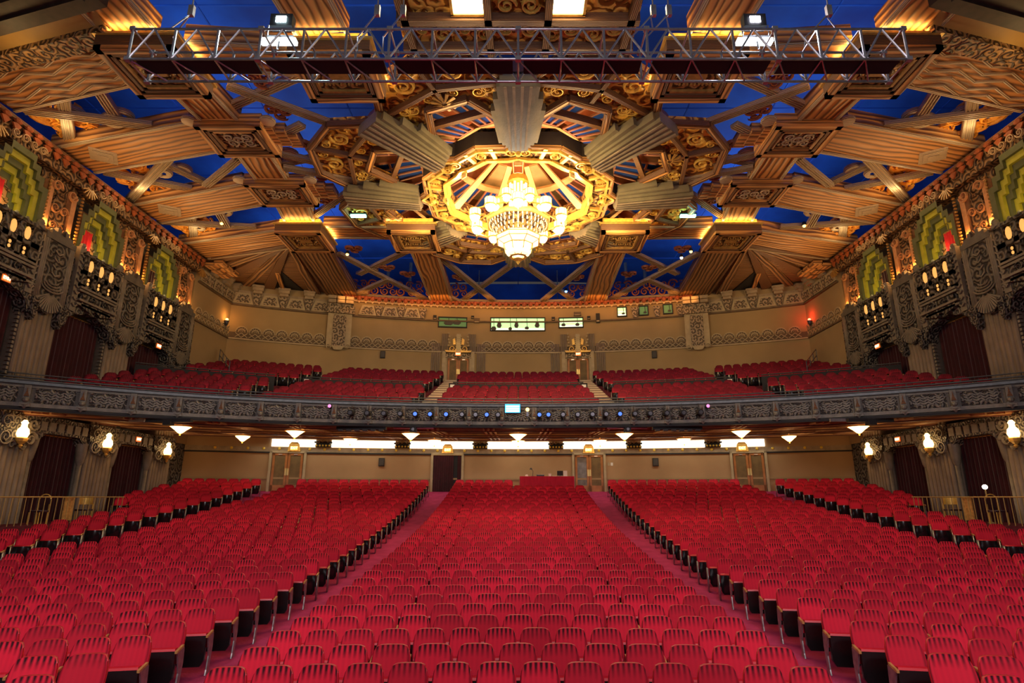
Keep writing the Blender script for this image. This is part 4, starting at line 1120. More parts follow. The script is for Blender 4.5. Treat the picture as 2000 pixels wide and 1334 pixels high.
# vault above the frame; its blue light is put into the colour
mb = MB(); vs = []; n = 16; xs = np.linspace(-24, 24, n + 1); ys = np.linspace(6, 50, n + 1)
for y in ys:
    for x in xs: vs.append((x, y, 17.6 + 1.2 * cos(x / 24 * PI / 2) + .6 * sin((y - 6) / 44 * PI)))
mb.add(vs, [(j * (n + 1) + i, j * (n + 1) + i + 1, (j + 1) * (n + 1) + i + 1, (j + 1) * (n + 1) + i) for i in range(n) for j in range(n)])
for (x0, x1, y0, y1) in ((-24, -23.8, 6, 50), (23.8, 24, 6, 50), (-24, 24, 49.8, 50)): mb.box(x0, x1, y0, y1, 13.0, 18.5)
ceiling = struct('ceiling', mb, 'vault_blue')
b = MB()
for x in range(-20, 21, 4): b.bar((x, 10, 17.75), (x, 48, 17.75), .06, .04)
for y in range(12, 48, 6): b.bar((-22, y, 17.7), (22, y, 17.7), .05, .04)
b.build('vault_seam', 'vault_blue', ceiling)
b = MB()
for x, y, h in ((-8, 41, 3), (-6.9, 42, 3.4), (-9.6, 40.8, 2.6), (8, 41, 3), (6.9, 42, 3.4), (9.4, 41, 2.6), (-3, 42.5, 3), (3, 42.5, 3)):
    b.tube([(x, y, 13.9), (x, y, 13.9 + h)], .12 if abs(x) in (8, 9.6, 9.4) else .04, 6)
b.build('vault_pipe', 'rail_metal', ceiling)
def beam(s, p0, p1, w, h=.55, m='beam_wood', name='ceiling_beam', z=ZC, w1=None):
    b = MB(s > 0); b.bar((p0[0], p0[1], z), (p1[0], p1[1], z), w, h, (0, 0, 1), w1, 'b'); o = b.build(name, m, ceiling)
    b = MB(s > 0); d = Vector((p1[0] - p0[0], p1[1] - p0[1], 0)).normalized(); r = Vector((-d.y, d.x, 0)); ww = w / 2
    for k in (-1, 1):
        e = r * (k * (ww - .07)); f = r * (k * ((w1 or w) / 2 - .07))
        b.bar(Vector((p0[0], p0[1], z - .03)) + e, Vector((p1[0], p1[1], z - .03)) + f, .12, .1)
    b.build('edge_moulding', 'strut_wood' if m == 'beam_wood' else 'frame_brown', o)
    return o
def diamond(s, c, d, parent, R=.55):
    """stepped lozenge boss at a beam end"""
    b = MB(s > 0); a = atan2(d[1], d[0]); 
    for q, rr in enumerate((R, R * .72, R * .4)):
        pts = [(rr * 1.25 * cos(a + i * PI / 2) , rr * 1.25 * sin(a + i * PI / 2)) for i in range(4)]
        b.prism(pts, (c[0], c[1], ZC), (1, 0, 0), (0, 1, 0), (0, 0, -1), 0, .05 + .04 * q)
    b.build('lozenge_boss', 'strut_wood', parent)
def coffer(s, x, y, wx, wy, z, hang, skew=0, m='box_carved', lit=True):
    """deep framed ceiling box; hang: gap above it that hides a lamp"""
    o = None
    b = MB(s > 0); hx, hy = wx / 2, wy / 2
    b.box(x - hx, x + hx, y - hy, y + hy, z + .10, z + .50); o = b.build('ceiling_box', 'beam_wood' if not hang else 'frame_brown', ceiling)
    for q, (ins, zz, t_, mm) in enumerate(((0, z, .22, 'beam_wood'), (.26, z + .03, .12, 'frame_brown'), (.42, z + .06, .10, 'beam_wood' if not hang else 'gold_dark'))):
        b = MB(s > 0)
        a0, a1, b0, b1 = x - hx + ins, x + hx - ins, y - hy + ins, y + hy - ins
        for (p, q_) in (((a0, b0 + t_ / 2), (a1, b0 + t_ / 2)), ((a0, b1 - t_ / 2), (a1, b1 - t_ / 2)), ((a0 + t_ / 2, b0), (a0 + t_ / 2, b1)), ((a1 - t_ / 2, b0), (a1 - t_ / 2, b1))):
            b.bar((p[0], p[1], zz), (q_[0], q_[1], zz), t_, .16)
        b.build('box_frame', mm, o)
    b = MB(s > 0); b.prism([(-hx + .5, -hy + .5), (hx - .5, -hy + .5), (hx - .5, hy - .5), (-hx + .5, hy - .5)], (x, y, z + .10), (1, 0, 0), (0, 1, 0), (0, 0, -1), 0, .03)
    b.build('carved_panel', m, o)
    b = MB(s > 0); rr = min(hx, hy) - .5
    if not hang:
        for (dx, dy, hd) in ((-1, -.4, 1), (1, -.4, -1), (-1, .45, -1), (1, .45, 1), (0, 0, 1)):
            b.spiral((x + dx * (hx - .8) * .75, y + dy * rr * .8, z + .07), (1, 0, 0), (0, 1, 0), (0, 0, -1), rr * .42, .32, .07, 1.6, hd, random.random() * 3)
    else:
        for k in range(9):
            b.box(x - .55 + k * .125, x - .49 + k * .125, y - .38, y - .30, z, z + .07); b.box(x - .55 + k * .125, x - .49 + k * .125, y + .30, y + .38, z, z + .07)
        b.box(x - .3, x + .3, y - .18, y + .18, z + .02, z + .07)
    b.build('relief_scroll', 'gold_dark' if hang else 'strut_wood', o)
    if hang:
        b = MB(s > 0); b.box(x - hx + .14, x + hx - .14, y - hy + .14, y + hy - .14, z + .5, ZC + .1); b.build('neck', 'gold', o)
        b = MB(s > 0); b.box(x - hx - .08, x + hx + .08, y - hy - .08, y + hy + .08, z + .42, z + .5); b.build('rim', 'gold', o)
        for (dx, dy) in ((0, -1), (1, 0), (-1, 0), (0, 1)):
            xx = -x if s > 0 else x
            L = light('AREA', (xx + dx * (hx + .02), y + dy * (hy + .02), z + .56), 26, (1, .58, .18), wx if dy else .1, None, .1 if dy else wy, name='box_uplight')
            L.rotation_euler = (Vector((-dx * .5, -dy * .5, 1))).to_track_quat('-Z', 'Y').to_euler() if False else (PI, 0, 0)
    else:
        b = MB(s > 0)
        for k in (-1, 1): b.lathe([(.0, 0), (.28, .02), (.30, .12), (.22, .2)], (x + k * (hx + .22), y - hy + .1, z + .15), 10)
        b.build('button_boss', 'strut_wood', o)
        # stepped block on the inner side
        b = MB(s > 0)
        for q in range(3): b.box(x + hx - .2 + q * .35, x + hx + .25 + q * .35, y - hy * .6 + q * .3, y + hy * .4 + q * .2, z + .12 + q * .06, z + .6)
        b.build('stepped_block', 'beam_wood', o)
    return o
ST_ = [((-18.28, 18.82), (-14.05, 19.82)), ((-16.33, 18.16), (-18.39, 21.37)), ((-14.89, 17.75), (-15.54, 20.38)), ((-14.74, 22.05), (-18.72, 25.68)),
       ((-18.38, 23.27), (-15.24, 24.79)), ((-15.39, 22.72), (-14.45, 24.33)), ((-12.06, 22.32), (-14.03, 24.05)), ((-18.82, 28.14), (-13.97, 28.81)),
       ((-16.49, 27.00), (-18.06, 30.23)), ((-14.86, 26.19), (-15.35, 28.44)), ((-9.82, 17.89), (-7.63, 19.50)),
       ((-10.22, 18.68), (-7.72, 17.36)), ((-11.57, 21.74), (-8.68, 19.98)), ((-10.08, 21.74), (-8.82, 22.44)),
       ((-10.03, 22.72), (-6.88, 21.74)), ((-9.77, 22.93), (-7.22, 23.87)), ((-10.19, 27.27), (-6.74, 23.79)), ((-9.71, 25.43), (-7.14, 27.00)),
       ((-10.34, 26.19), (-10.35, 23.57)), ((-10.65, 32.3), (-6.62, 40.85)), ((-10.37, 35.89), (-6.55, 32.2)), ((-12.17, 39.94), (-8.48, 36.35)),
       ((-5.01, 32.0), (-1.77, 41.08)), ((-4.02, 41.08), (0.85, 32.0)), ((-6.2, 37.5), (-4.3, 41.0))]
for s in (-1, 1):
    def MM(): return MB(s > 0)
    # cross beams from the side wall to the boxes
    o = beam(s, (-18.7, 22.0), (-12.2, 20.3), 2.05); diamond(s, (-17.2, 21.65), (6.5, -1.7), o)
    o = beam(s, (-18.7, 26.9), (-12.2, 24.8), 2.05); diamond(s, (-17.2, 26.45), (6.5, -2.1), o)
    beam(s, (-18.7, 17.75), (-12.6, 16.1), 2.1); beam(s, (-18.7, 31.5), (-12.2, 29.6), 2.3)
    # zig-zag relief on the proscenium beam
    b = MM()
    for q in range(5):
        off = -.75 + q * .37
        P = [(-18.4 + k * .95, 17.72 - k * .257 + off + (.20 if k % 2 else -.12), ZC - .02) for k in range(7)]
        for i in range(6): b.bar(P[i], P[i + 1], .09, .07)
    b.build('zigzag_relief', 'strut_wood', ceiling)
    # beams from box to box and to the inner boxes
    for p, q, w in (((-11.6, 16.4), (-11.2, 19.4), 1.5), ((-10.9, 21.2), (-11.0, 23.5), 1.5), ((-10.9, 25.4), (-11.3, 28.2), 1.6), ((-10.4, 15.9), (-6.8, 16.2), 1.4),
                    ((-10.2, 28.9), (-6.6, 29.0), 1.5), ((-11.8, 15.0), (-12.3, 9.5), 1.8), ((-6.0, 15.0), (-6.6, 9.5), 1.7)):
        beam(s, p, q, w)
    beam(s, (-11.6, 29.6), (-12.4, 39.8), 2.1, m='beam_dark'); beam(s, (-5.4, 29.6), (-5.55, 41.0), 1.6, m='beam_wood')
    coffer(s, -10.9, 20.25, 2.5, 2.1, ZC - .25, False); coffer(s, -10.85, 24.5, 2.7, 2.1, ZC - .25, False)
    coffer(s, -11.2, 28.7, 2.35, 2.5, 13.0, True, m='gold_dim'); coffer(s, -5.45, 28.7, 2.45, 2.6, 13.0, True, m='gold_dim')
    coffer(s, -11.5, 15.9, 2.4, 2.3, 13.0, True, m='gold_dim'); coffer(s, -5.75, 16.1, 2.5, 2.3, 13.0, True, m='gold_dim')
    # slim ribbed struts crossing the open sky bays
    for i, (p, q) in enumerate(ST_):
        if abs(p[0]) < 12.6 and p[1] < 29.5:
            e_ = (Vector(q) - Vector(p)).normalized() * .45; p = tuple(Vector(p) - e_); q = tuple(Vector(q) + e_)
        b = MM(); zz = 13.85 + (i % 3) * .10; w = .42 if abs(p[0]) > 12.5 or p[1] > 30 else .34
        b.bar((p[0], p[1], zz), (q[0], q[1], zz), w, .14)
        d = (Vector((q[0], q[1], 0)) - Vector((p[0], p[1], 0))).normalized(); r = Vector((-d.y, d.x, 0))
        for k in (-1.5, -.5, .5, 1.5):
            e = r * (k * w * .27); b.bar(Vector((p[0], p[1], zz - .08)) + e, Vector((q[0], q[1], zz - .08)) + e, .05, .06)
        b.build('strut', 'strut_wood', ceiling)
        m_ = ((p[0] + q[0]) / 2, (p[1] + q[1]) / 2)
        if i in (0, 1, 2, 3, 5, 7, 8, 9, 13, 19, 21):
            f = .30 if i % 2 else .62
            c = (p[0] + (q[0] - p[0]) * f, p[1] + (q[1] - p[1]) * f)
            b = MM(); b.sm = True; b.lathe([(.16, -.04), (.22, -.10), (.36, -.10), (.42, 0), (.40, .1)], (c[0] + .15, c[1] + .2, zz + .08), 14); b.build('ring_boss', 'strut_wood', ceiling)
    # orange cloud scrolls standing on the wall head
    for y0, y1 in ((18.6, 21.0), (23.1, 25.8), (27.9, 30.4)):
        for k in range(9):
            R = random.choice((.40, .50, .60)); row = k % 2; b = MM()
            c = (-18.0 + row * .95 + random.uniform(-.1, .1), y0 - .2 + (y1 - y0 + .4) * ((k // 2) + .5 * row) / 4.5, 14.15 + .15 * row)
            b.spiral(c, (1, 0, 0), (0, 1, 0), (0, 0, -1), R, .34, .14, 2.0, 1 if k % 2 else -1, random.random() * 6, 26)
            b.spiral((c[0], c[1], c[2] + .02), (1, 0, 0), (0, 1, 0), (0, 0, -1), R * 1.2, .16, .08, .8, 1 if k % 2 else -1, random.random() * 6)
            b.build('cloud_scroll', 'cloud_orange', ceiling)
        light('POINT', (s * 17.4, (y0 + y1) / 2, 13.45), 26, (1, .74, .38), .1, name='cloud_lamp')
    # brown cloud scrolls over the rear wall head and beside the star
    for i in range(13):
        x = -11.4 + i * .62
        if abs(x + 5.5) < .8: continue
        for q in range(2):
            b = MM(); R = .26 + .1 * random.random()
            b.spiral((x + random.uniform(-.1, .1), 40.6 - abs(x) * .10 - q * .7, 14.2 + q * .25), (1, 0, 0), (0, -.5, .86), (0, -.86, -.5), R, .45, .14, 1.5, 1 if (i + q) % 2 else -1, random.random() * 3)
            b.build('cloud_scroll', 'cloud_brown', ceiling)
    for (x, y) in ((-9.0, 19.0), (-8.6, 21.2), (-8.9, 23.4), (-9.3, 26.0), (-8.2, 27.0), (-9.0, 17.2), (-3.7, 33.0), (-8.3, 34.5), (-7.2, 35.6), (-3.9, 36.2), (-9.6, 31.6), (-2.5, 33.3)):
        b = MM()
        for q in range(3): b.spiral((x + q * .25 - .2, y + (q % 2) * .3, 14.0), (1, 0, 0), (0, 1, 0), (0, 0, -1), .28, .45, .12, 1.4, 1 if q % 2 else -1, q)
        b.build('cloud_scroll', 'cloud_brown', ceiling)
    # boarded corner with converging ribs and a triangular coffer
    b = MM(); b.prism([(-18.9, 32.0), (-12.2, 29.6), (-12.9, 39.9), (-16.0, 38.9), (-18.9, 37.4)], (0, 0, ZC + .12), (1, 0, 0), (0, 1, 0), (0, 0, 1), 0, .1)
    cp = b.build('corner_panel', 'beam_dark', ceiling)
    for k, (q, w) in enumerate((((-18.7, 33.0), .5), ((-18.7, 34.2), .4), ((-18.7, 35.6), .5), ((-18.3, 37.3), .35), ((-17.2, 38.2), .5), ((-14.2, 39.6), .5))):
        b = MM(); b.bar((-12.9, 30.6, ZC + .05), (q[0], q[1], ZC + .02), .22, .18, (0, 0, 1), w * 1.5); b.build('converging_rib', 'beam_dark' if k % 2 else 'frame_brown', cp)
    b = MM(); b.bar((-16.2, 38.6, ZC - .02), (-15.2, 34.8, ZC - .02), .22, .14); b.build('coffer_edge', 'beam_wood', cp)
    b = MM(); b.prism([(-16.9, 37.9), (-15.0, 34.6), (-14.8, 38.9)], (0, 0, ZC + .1), (1, 0, 0), (0, 1, 0), (0, 0, -1), 0, .03); b.build('coffer_shade', 'black', cp)  # flat black plate, the shade of a recess given as colour
    # carved blocks where beam meets wall near the corner
    b = MM()
    for q in range(3):
        for z in (0, 1): b.sm = False; b.bar((-18.3 + z * .5, 32.6 + q * .75, 13.35 + z * .12), (-18.3 + z * .5, 33.15 + q * .75, 13.35 + z * .12), .55, .24)
    b.build('roll_block', 'beam_wood', cp)
    # proscenium cove above the side wall
    b = MM(); P0, P1 = Vector((-18.9, 16.9, 0)), Vector((-12.3, 15.05, 0)); d = (P1 - P0); vs = []; n = 8
    for i in range(n + 1):
        a = PI / 2 * i / n; yy = -1.0 * sin(a); zz = ZC - .1 + .4 * (1 - cos(a))
        for P in (P0, P1): vs.append((P.x, P.y + yy - .25, zz))
    b.sm = True; b.add(vs, [(2 * i, 2 * i + 1, 2 * i + 3, 2 * i + 2) for i in range(n)]); b.build('proscenium_cove', 'cove_gold', ceiling)
    b = MM(); b.bar((-18.9, 16.65, ZC - .12), (-12.3, 14.85, ZC - .12), .62, .3); b.build('dark_band', 'box_carved', ceiling)
    b = MM(); b.bar((-19, 14.1, ZC - .1), (-12.1, 12.2, ZC - .1), 3.2, .3)
    for q in range(5): b.bar((-19, 15.3 - q * .5, ZC - .28), (-12.1, 13.4 - q * .5, ZC - .28), .12, .15)
    b.build('proscenium_soffit', 'soffit_dark', ceiling)
    light('POINT', (s * 15.5, 15.0, 12.6), 30, (1, .65, .25), .3, name='proscenium_lamp')

# ---- the star: eight lobes of gilt scrollwork round an octagonal opening
CX, CY_ = 0.0, 24.6
def pol(r, deg, z=0): a = radians(deg); return Vector((CX + r * cos(a), CY_ + r * sin(a), z))
star = MB(); star.lathe([(5.55, 0), (5.75, 0), (5.75, .3), (5.55, .3)], (CX, CY_, ZC + .1), 16, PI / 16)
star = star.build('star_ceiling', 'frame_brown', ceiling)
panelU, panelV = (1, 0, 0), (0, 1, 0)
for k in range(8):
    c = 22.5 + 45 * k
    P = bpy.data.objects.new('star_lobe', None); COL.objects.link(P); P.parent = ceiling
    outer = [(6.2, c - 20), (7.7, c - 19), (8.8, c - 12), (9.15, c), (8.8, c + 12), (7.7, c + 19), (6.2, c + 20)]
    inner = [(5.5, c + 15), (6.75, c + 7), (6.75, c - 7), (5.5, c - 15)]
    pts = [pol(*q) for q in outer + inner]
    b = MB(); b.prism([(p.x, p.y) for p in pts], (0, 0, ZC + .15), (1, 0, 0), (0, 1, 0), (0, 0, -1), -.2, 0); b.build('gilt_panel', 'gold_scroll', P)
    for i in range(len(pts)):
        a, d = pts[i], pts[(i + 1) % len(pts)]
        for w, zz, m, ins in ((.26, ZC + .02, 'frame_brown', 0), (.09, ZC - .06, 'beam_wood', 0)):
            b = MB(); b.bar((a.x, a.y, zz), (d.x, d.y, zz), w, .22 if w > .2 else .1); b.build('lobe_frame', m, P)
    for (r0, a0, r1, a1) in ((6.75, c, 9.0, c), (7.4, c - 18, 7.6, c), (7.6, c, 7.4, c + 18)):
        p, q = pol(r0, a0), pol(r1, a1); b = MB(); b.bar((p.x, p.y, ZC + .04), (q.x, q.y, ZC + .04), .16, .2); b.build('panel_divider', 'frame_brown', P)
    b = MB()
    for (r, a, R, hd) in ((8.15, c - 7, .42, 1), (8.15, c + 7, .42, -1), (7.0, c - 11, .30, -1), (7.0, c + 11, .30, 1), (8.6, c - 2.5, .22, -1), (8.6, c + 2.5, .22, 1), (7.2, c - 4, .24, 1), (7.2, c + 4, .24, -1), (7.1, c - 14, .26, 1), (7.1, c + 14, .26, -1), (5.9, c - 13, .2, 1), (5.9, c + 13, .2, -1)):
        b.spiral(pol(r, a, ZC + .13), pol(1, c) - Vector((CX, CY_, 0)), pol(1, c + 90) - Vector((CX, CY_, 0)), (0, 0, -1), R, .30, .10, 1.8, hd, random.random())
    b.build('scrollwork', 'gold', P)
    # fan rosette between lobes
    b = MB(); q = pol(6.9, c + 22.5 if k % 2 == 0 else c)
    for j in range(10):
        a = 2 * PI * j / 10; b.bar((q.x + .1 * cos(a), q.y + .1 * sin(a), ZC - .08), (q.x + .48 * cos(a), q.y + .48 * sin(a), ZC - .02), .05, .05, (0, 0, 1), .14)
    b.build('fan_rosette', 'gold_dark', P)
    # fluted ray from the ring out to the star edge
    c2 = 45 * k; R_ = bpy.data.objects.new('fluted_ray', None); COL.objects.link(R_); R_.parent = ceiling
    b = MB(); a, d = pol(4.5, c2, ZC - .55), pol(7.9, c2, ZC - .30); b.bar(a, d, .75, .5, (0, 0, 1), 1.25); b.build('ray_core', 'ray_stone', R_)
    n_ = (pol(1, c2 + 90) - Vector((CX, CY_, 0))); b = MB()
    for w in (-1.5, -.5, .5, 1.5): b.bar(a + n_ * (w * .17) - Vector((0, 0, .26)), d + n_ * (w * .29) - Vector((0, 0, .26)), .05, .07, (0, 0, 1), .10)
    b.build('ray_flute', 'plaster_dim', R_)
    for w in (-1, 1):
        n_ = (pol(1, c2 + 90) - Vector((CX, CY_, 0)))
        for q in range(3):
            o0, o1 = n_ * (w * (.40 + .14 * q)), n_ * (w * (.66 + .22 * q))
            b = MB(); L = 7.7 - .75 * q; t_ = (L - 4.5) / 3.4; b.bar(pol(4.5, c2, ZC - .48 + .10 * q) + o0, pol(L, c2, ZC - .24 + .08 * q) + o0.lerp(o1, t_), .13, .34, (0, 0, 1), .2); b.build('ray_step', 'ray_stone', R_)
    b = MB()
    for q in range(3):
        for w in (-1, 1):
            n_ = (pol(1, c2 + 90) - Vector((CX, CY_, 0)))
            b.bar(pol(7.75 - q * .25, c2, ZC - .34), pol(7.55 - q * .25, c2, ZC - .36) + n_ * (w * .42), .07, .06)
    b.build('chevron', 'plaster_dark', R_)
# front extension of the star towards the stage with two lantern openings
b = MB(); b.box(-3.6, 3.6, 11.0, 15.9, ZC + .15, ZC + .35); fe = b.build('front_panel', 'gold_scroll', ceiling)
for x in (-3.6, -.95, .95, 3.6):
    b = MB(); b.bar((x, 11.0, ZC), (x * .9, 15.9, ZC), .22, .3); b.build('panel_frame', 'frame_brown', fe)
for y in (14.45, 15.6):
    b = MB(); b.bar((-3.6, y, ZC), (3.6, y, ZC), .24, .3); b.build('panel_frame', 'frame_brown', fe)
b = MB()
for s in (-1, 1):
    for (x, y, R) in ((.35, 14.9, .3), (1.0, 15.1, .28), (1.6, 14.9, .25), (2.3, 15.1, .3), (2.9, 14.9, .26), (.35, 14.0, .3), (.3, 13.4, .26)):
        b.spiral((s * x, y, ZC + .12), (1, 0, 0), (0, 1, 0), (0, 0, -1), R, .3, .1, 1.7, s)
b.build('scrollwork', 'gold', fe)
for s in (-1, 1):
    t = thing('ceiling_lantern', 'blazing square warm light panel at the top centre, %s of the gilt crest' % side(s), 'ceiling light', (s * 1.45, 13.7, ZC - .02))
    b = MB(); b.box(-.44, .44, -.55, .5, 0, .1); b.build('light_panel', 'lamp_warm_hot', t)
    b = MB()
    for (x0, x1, y0, y1) in ((-.52, -.44, -.6, .55), (.44, .52, -.6, .55), (-.52, .52, .5, .58)): b.box(x0, x1, y0, y1, -.05, .12)
    b.build('frame', 'gold', t)
    light('AREA', (s * 1.45, 13.7, ZC - .15), 60, (1, .7, .35), .8, (s * 1.45, 16, 9), name='lantern_lamp')
# upper dome seen through the opening: lattice with blue panes, cream ledge
mb = MB(); mb.lathe([(7.6, 0), (7.2, .9), (5.5, 1.9), (3.0, 2.6), (.1, 2.8)], (CX, CY_, ZC + .4), 16, PI / 16)
dome = mb.build('dome', 'dome_red', ceiling)
for k in range(16):
    b = MB(); c = 22.5 * k
    a0, a1 = c - 8, c + 8
    vs = []
    P = [pol(7.3, a0, ZC + .72), pol(7.3, a1, ZC + .72), pol(3.2, a1, ZC + 1.60), pol(3.2, a0, ZC + 1.60)]
    b.add(P, [(0, 1, 2, 3)]); b.build('blue_pane', 'vault_blue', dome)
    b = MB()
    for j in range(4):
        f = j / 3; b.bar(P[0].lerp(P[1], f) - Vector((0, 0, .05)), P[3].lerp(P[2], f) - Vector((0, 0, .05)), .085, .07); b.bar(P[0].lerp(P[3], f) - Vector((0, 0, .05)), P[1].lerp(P[2], f) - Vector((0, 0, .05)), .085, .07)
    b.build('lattice', 'lattice_pink', dome)
    if k % 2:
        b = MB()
        for q in (-6, 0, 6): b.bar(pol(2.0, c + q * .6, ZC + 2.5), pol(4.8, c + q, ZC + 1.9), .2, .12, (0, 0, 1), .42)
        b.build('cream_ray', 'dome_cream', dome)
b = MB(); b.lathe([(2.9, .1), (3.2, .0), (3.2, .4)], (CX, CY_, ZC + 1.5), 16, PI / 16); b.build('dome_ledge', 'dome_cream', dome)
# ---- chandelier ring: dark outside, gilt panelled underside, glowing inner face
ring = bpy.data.objects.new('chandelier_ring', None); COL.objects.link(ring); ring.parent = ceiling
def oct_pts(R, bump): 
    out = []
    for k in range(8):
        c = 45 * k; out += [(R * .985, c - 22.5), (R * .93, c - 7), (R * (.93 + bump), c), (R * .93, c + 7)]
    return out
OP, IP = oct_pts(4.55, .10), oct_pts(3.35, .02)
n = len(OP)
b = MB(); vs = [pol(r, a, 13.35) for r, a in OP] + [pol(r * 1.0, a, 14.0) for r, a in OP]
b.add(vs, [(i, (i + 1) % n, n + (i + 1) % n, n + i) for i in range(n)]); b.build('outer_face', 'ring_dark', ring)
b = MB(); vs = [pol(r, a, 13.38) for r, a in OP] + [pol(r, a, 13.38) for r, a in IP]
b.add(vs, [(i, (i + 1) % n, n + (i + 1) % n, n + i) for i in range(n)]); b.build('underside', 'gold_dim', ring)
for RR, w, zz, m in ((4.5, .16, 13.32, 'beam_wood'), (4.28, .10, 13.27, 'gold'), (3.55, .14, 13.27, 'gold'), (3.38, .16, 13.36, 'gold')):
    b = MB(); Q = oct_pts(RR, .10 if RR > 4 else .03)
    for i in range(len(Q)): b.bar(pol(*Q[i], zz), pol(*Q[(i + 1) % len(Q)], zz), w, .12)
    b.build('ring_moulding', m, ring)
b = MB(); vs = [pol(r, a, 13.35) for r, a in IP] + [pol(r * .99, a, 13.9) for r, a in IP] + [pol(r * 1.08, a, 14.3) for r, a in IP] + [pol(r * 1.2, a, 14.5) for r, a in IP]
b.add(vs, [(j * n + i, j * n + (i + 1) % n, (j + 1) * n + (i + 1) % n, (j + 1) * n + i) for j in range(3) for i in range(n)]); b.build('inner_face', 'gold_dim', ring)
for k in range(8):
    for d in (-15, 15):
        b = MB(); b.bar(pol(3.55, 45 * k + d, 13.3), pol(4.25, 45 * k + d, 13.3), .16, .14); b.build('panel_bar', 'gold', ring)
    q = bpy.data.objects.new('x', None) if False else None
    b = MB(); u, v = pol(1, 45 * k) - Vector((CX, CY_, 0)), pol(1, 45 * k + 90) - Vector((CX, CY_, 0))
    p = pol(3.92, 45 * k)
    b.spiral((p.x, p.y, 13.28) + Vector(), u, v, (0, 0, -1), .2, .3, .1) if False else None
    for w in (-1, 1):
        b.spiral(Vector((p.x, p.y, 13.3)) + v * (w * .25), u, v, (0, 0, -1), .26, .35, .12, 1.6, w)
        b.spiral(pol(3.9, 45 * k + w * 22.5, 13.3), u, v, (0, 0, -1), .22, .35, .10, 1.6, -w)
    b.sphere((p.x, p.y, 13.2), .16, 8, 5); b.build('corner_mask', 'gold', ring)
    b = MB()
    for q, (w, h) in enumerate(((.62, .18), (.46, .34), (.30, .5))):
        b.bar(pol(3.28 - q * .04, 45 * k, 13.55 - h * .5), pol(3.34 - q * .04, 45 * k, 13.55 - h * .5), w, h)
    b.build('stepped_pendant', 'dome_cream', ring)
    b = MB(); b.bar(pol(3.3, 45 * k + 22.5, 13.5), pol(1.1, 45 * k + 22.5, 15.6), .5, .08, (0, 0, 1), .25); b.build('cream_fin', 'dome_cream', ring)
# ---- chandelier
ch = thing('chandelier', 'great glowing crystal chandelier hanging in the middle of the gilt ring', 'chandelier', (CX, CY_, 10.2))
b = MB(); b.lathe([(.03, -.12), (.10, .0), (.24, .10), (.16, .16)], (0, 0, 0), 8); b.lathe([(.34, .18), (.42, .22), (.34, .28)], (0, 0, 0), 8); b.build('bottom_finial', 'gold', ch)
b = MB(); b.lathe([(.28, .24), (.50, .34), (.62, .52), (.66, .74)], (0, 0, 0), 8, PI / 8); bw = b.build('lower_bowl', 'crystal_hot', ch)
b = MB(); b.lathe([(.70, .78), (.98, .92), (1.02, 1.10), (.78, 1.32)], (0, 0, 0), 8, PI / 8); bw2 = b.build('crystal_drum', 'crystal_hot', ch)
b = MB()
for z, r in ((.24, .30), (.76, .70), (.94, 1.0), (1.12, 1.05)):
    P = [(r * cos(PI / 8 + k * PI / 4), r * sin(PI / 8 + k * PI / 4), z) for k in range(9)]; b.tube(P, .022, 5)
for k in range(8):
    a = PI / 8 + k * PI / 4; b.tube([(.32 * cos(a), .32 * sin(a), .24), (.63 * cos(a), .63 * sin(a), .52), (.68 * cos(a), .68 * sin(a), .78), (1.0 * cos(a), 1.0 * sin(a), .94), (1.03 * cos(a), 1.03 * sin(a), 1.12)], .02, 5)
b.build('glazing_bar', 'gold', ch)
b = MB()
for q in range(4):
    r = .82 + q * .16; z = 1.30 + q * .14; m_ = 24 + q * 6
    for k in range(m_):
        a = 2 * PI * (k + .5 * q) / m_; b.prism([(-.03, 0), (.03, 0), (.022, .17), (-.022, .17)], (r * cos(a), r * sin(a), z), (-sin(a), cos(a), 0), (.3 * cos(a), .3 * sin(a), 1), (cos(a), sin(a), 0), -.01, .01)
o = b.build('crystal_drop', 'crystal', ch); o['kind'] = 'stuff'
b = MB(); b.lathe([(.80, 1.30), (1.36, 1.86)], (0, 0, 0), 8, PI / 8); b.build('gilt_basket', 'gold_dim', ch)
b = MB(); b.lathe([(1.36, 1.82), (1.50, 1.80), (1.54, 1.92), (1.42, 2.04), (1.20, 2.02)], (0, 0, 0), 8, PI / 8); b.build('crown_rim', 'gold', ch)
def lantern(x, y, z, R=.19, kind=0):
    o = MB()
    o.lathe([(R, 0), (R * 1.12, .02), (R * 1.12, .06)], (0, 0, 0), 8); o.lathe([(R * 1.15, .34), (R, .36), (R * .3, .42)], (0, 0, 0), 8);
    for k in range(6): o.tube([(R * 1.05 * cos(k * PI / 3), R * 1.05 * sin(k * PI / 3), .03), (R * 1.05 * cos(k * PI / 3), R * 1.05 * sin(k * PI / 3), .36)], .012, 4)
    c = o.build('lantern', 'gold', ch); c.location = (x, y, z)
    g = MB(); g.sm = True; g.lathe([(R, .04), (R * 1.02, .34)], (0, 0, 0), 8); g.lathe([(.02, -.28), (R * .6, -.22), (R * .92, -.10), (R, .0)], (0, 0, 0), 8); g.build('lantern_glass', 'crystal_hot', c)
    g = MB(); g.lathe([(.01, -.38), (.05, -.32), (.02, -.26)], (0, 0, 0), 6); g.build('lantern_finial', 'gold', c)
    return c
for k in range(10):
    a = 2 * PI * k / 10 + PI / 10; lantern(2.02 * cos(a), 2.02 * sin(a), 1.9, .24)
for k in range(6):
    a = 2 * PI * k / 6; lantern(1.05 * cos(a), 1.05 * sin(a), 2.75, .20)
b = MB()
for k in range(10):
    a = 2 * PI * k / 10 + PI / 10; b.tube([(.4 * cos(a), .4 * sin(a), 2.9), (1.2 * cos(a), 1.2 * sin(a), 2.65), (2.02 * cos(a), 2.02 * sin(a), 2.3)], .035, 5)
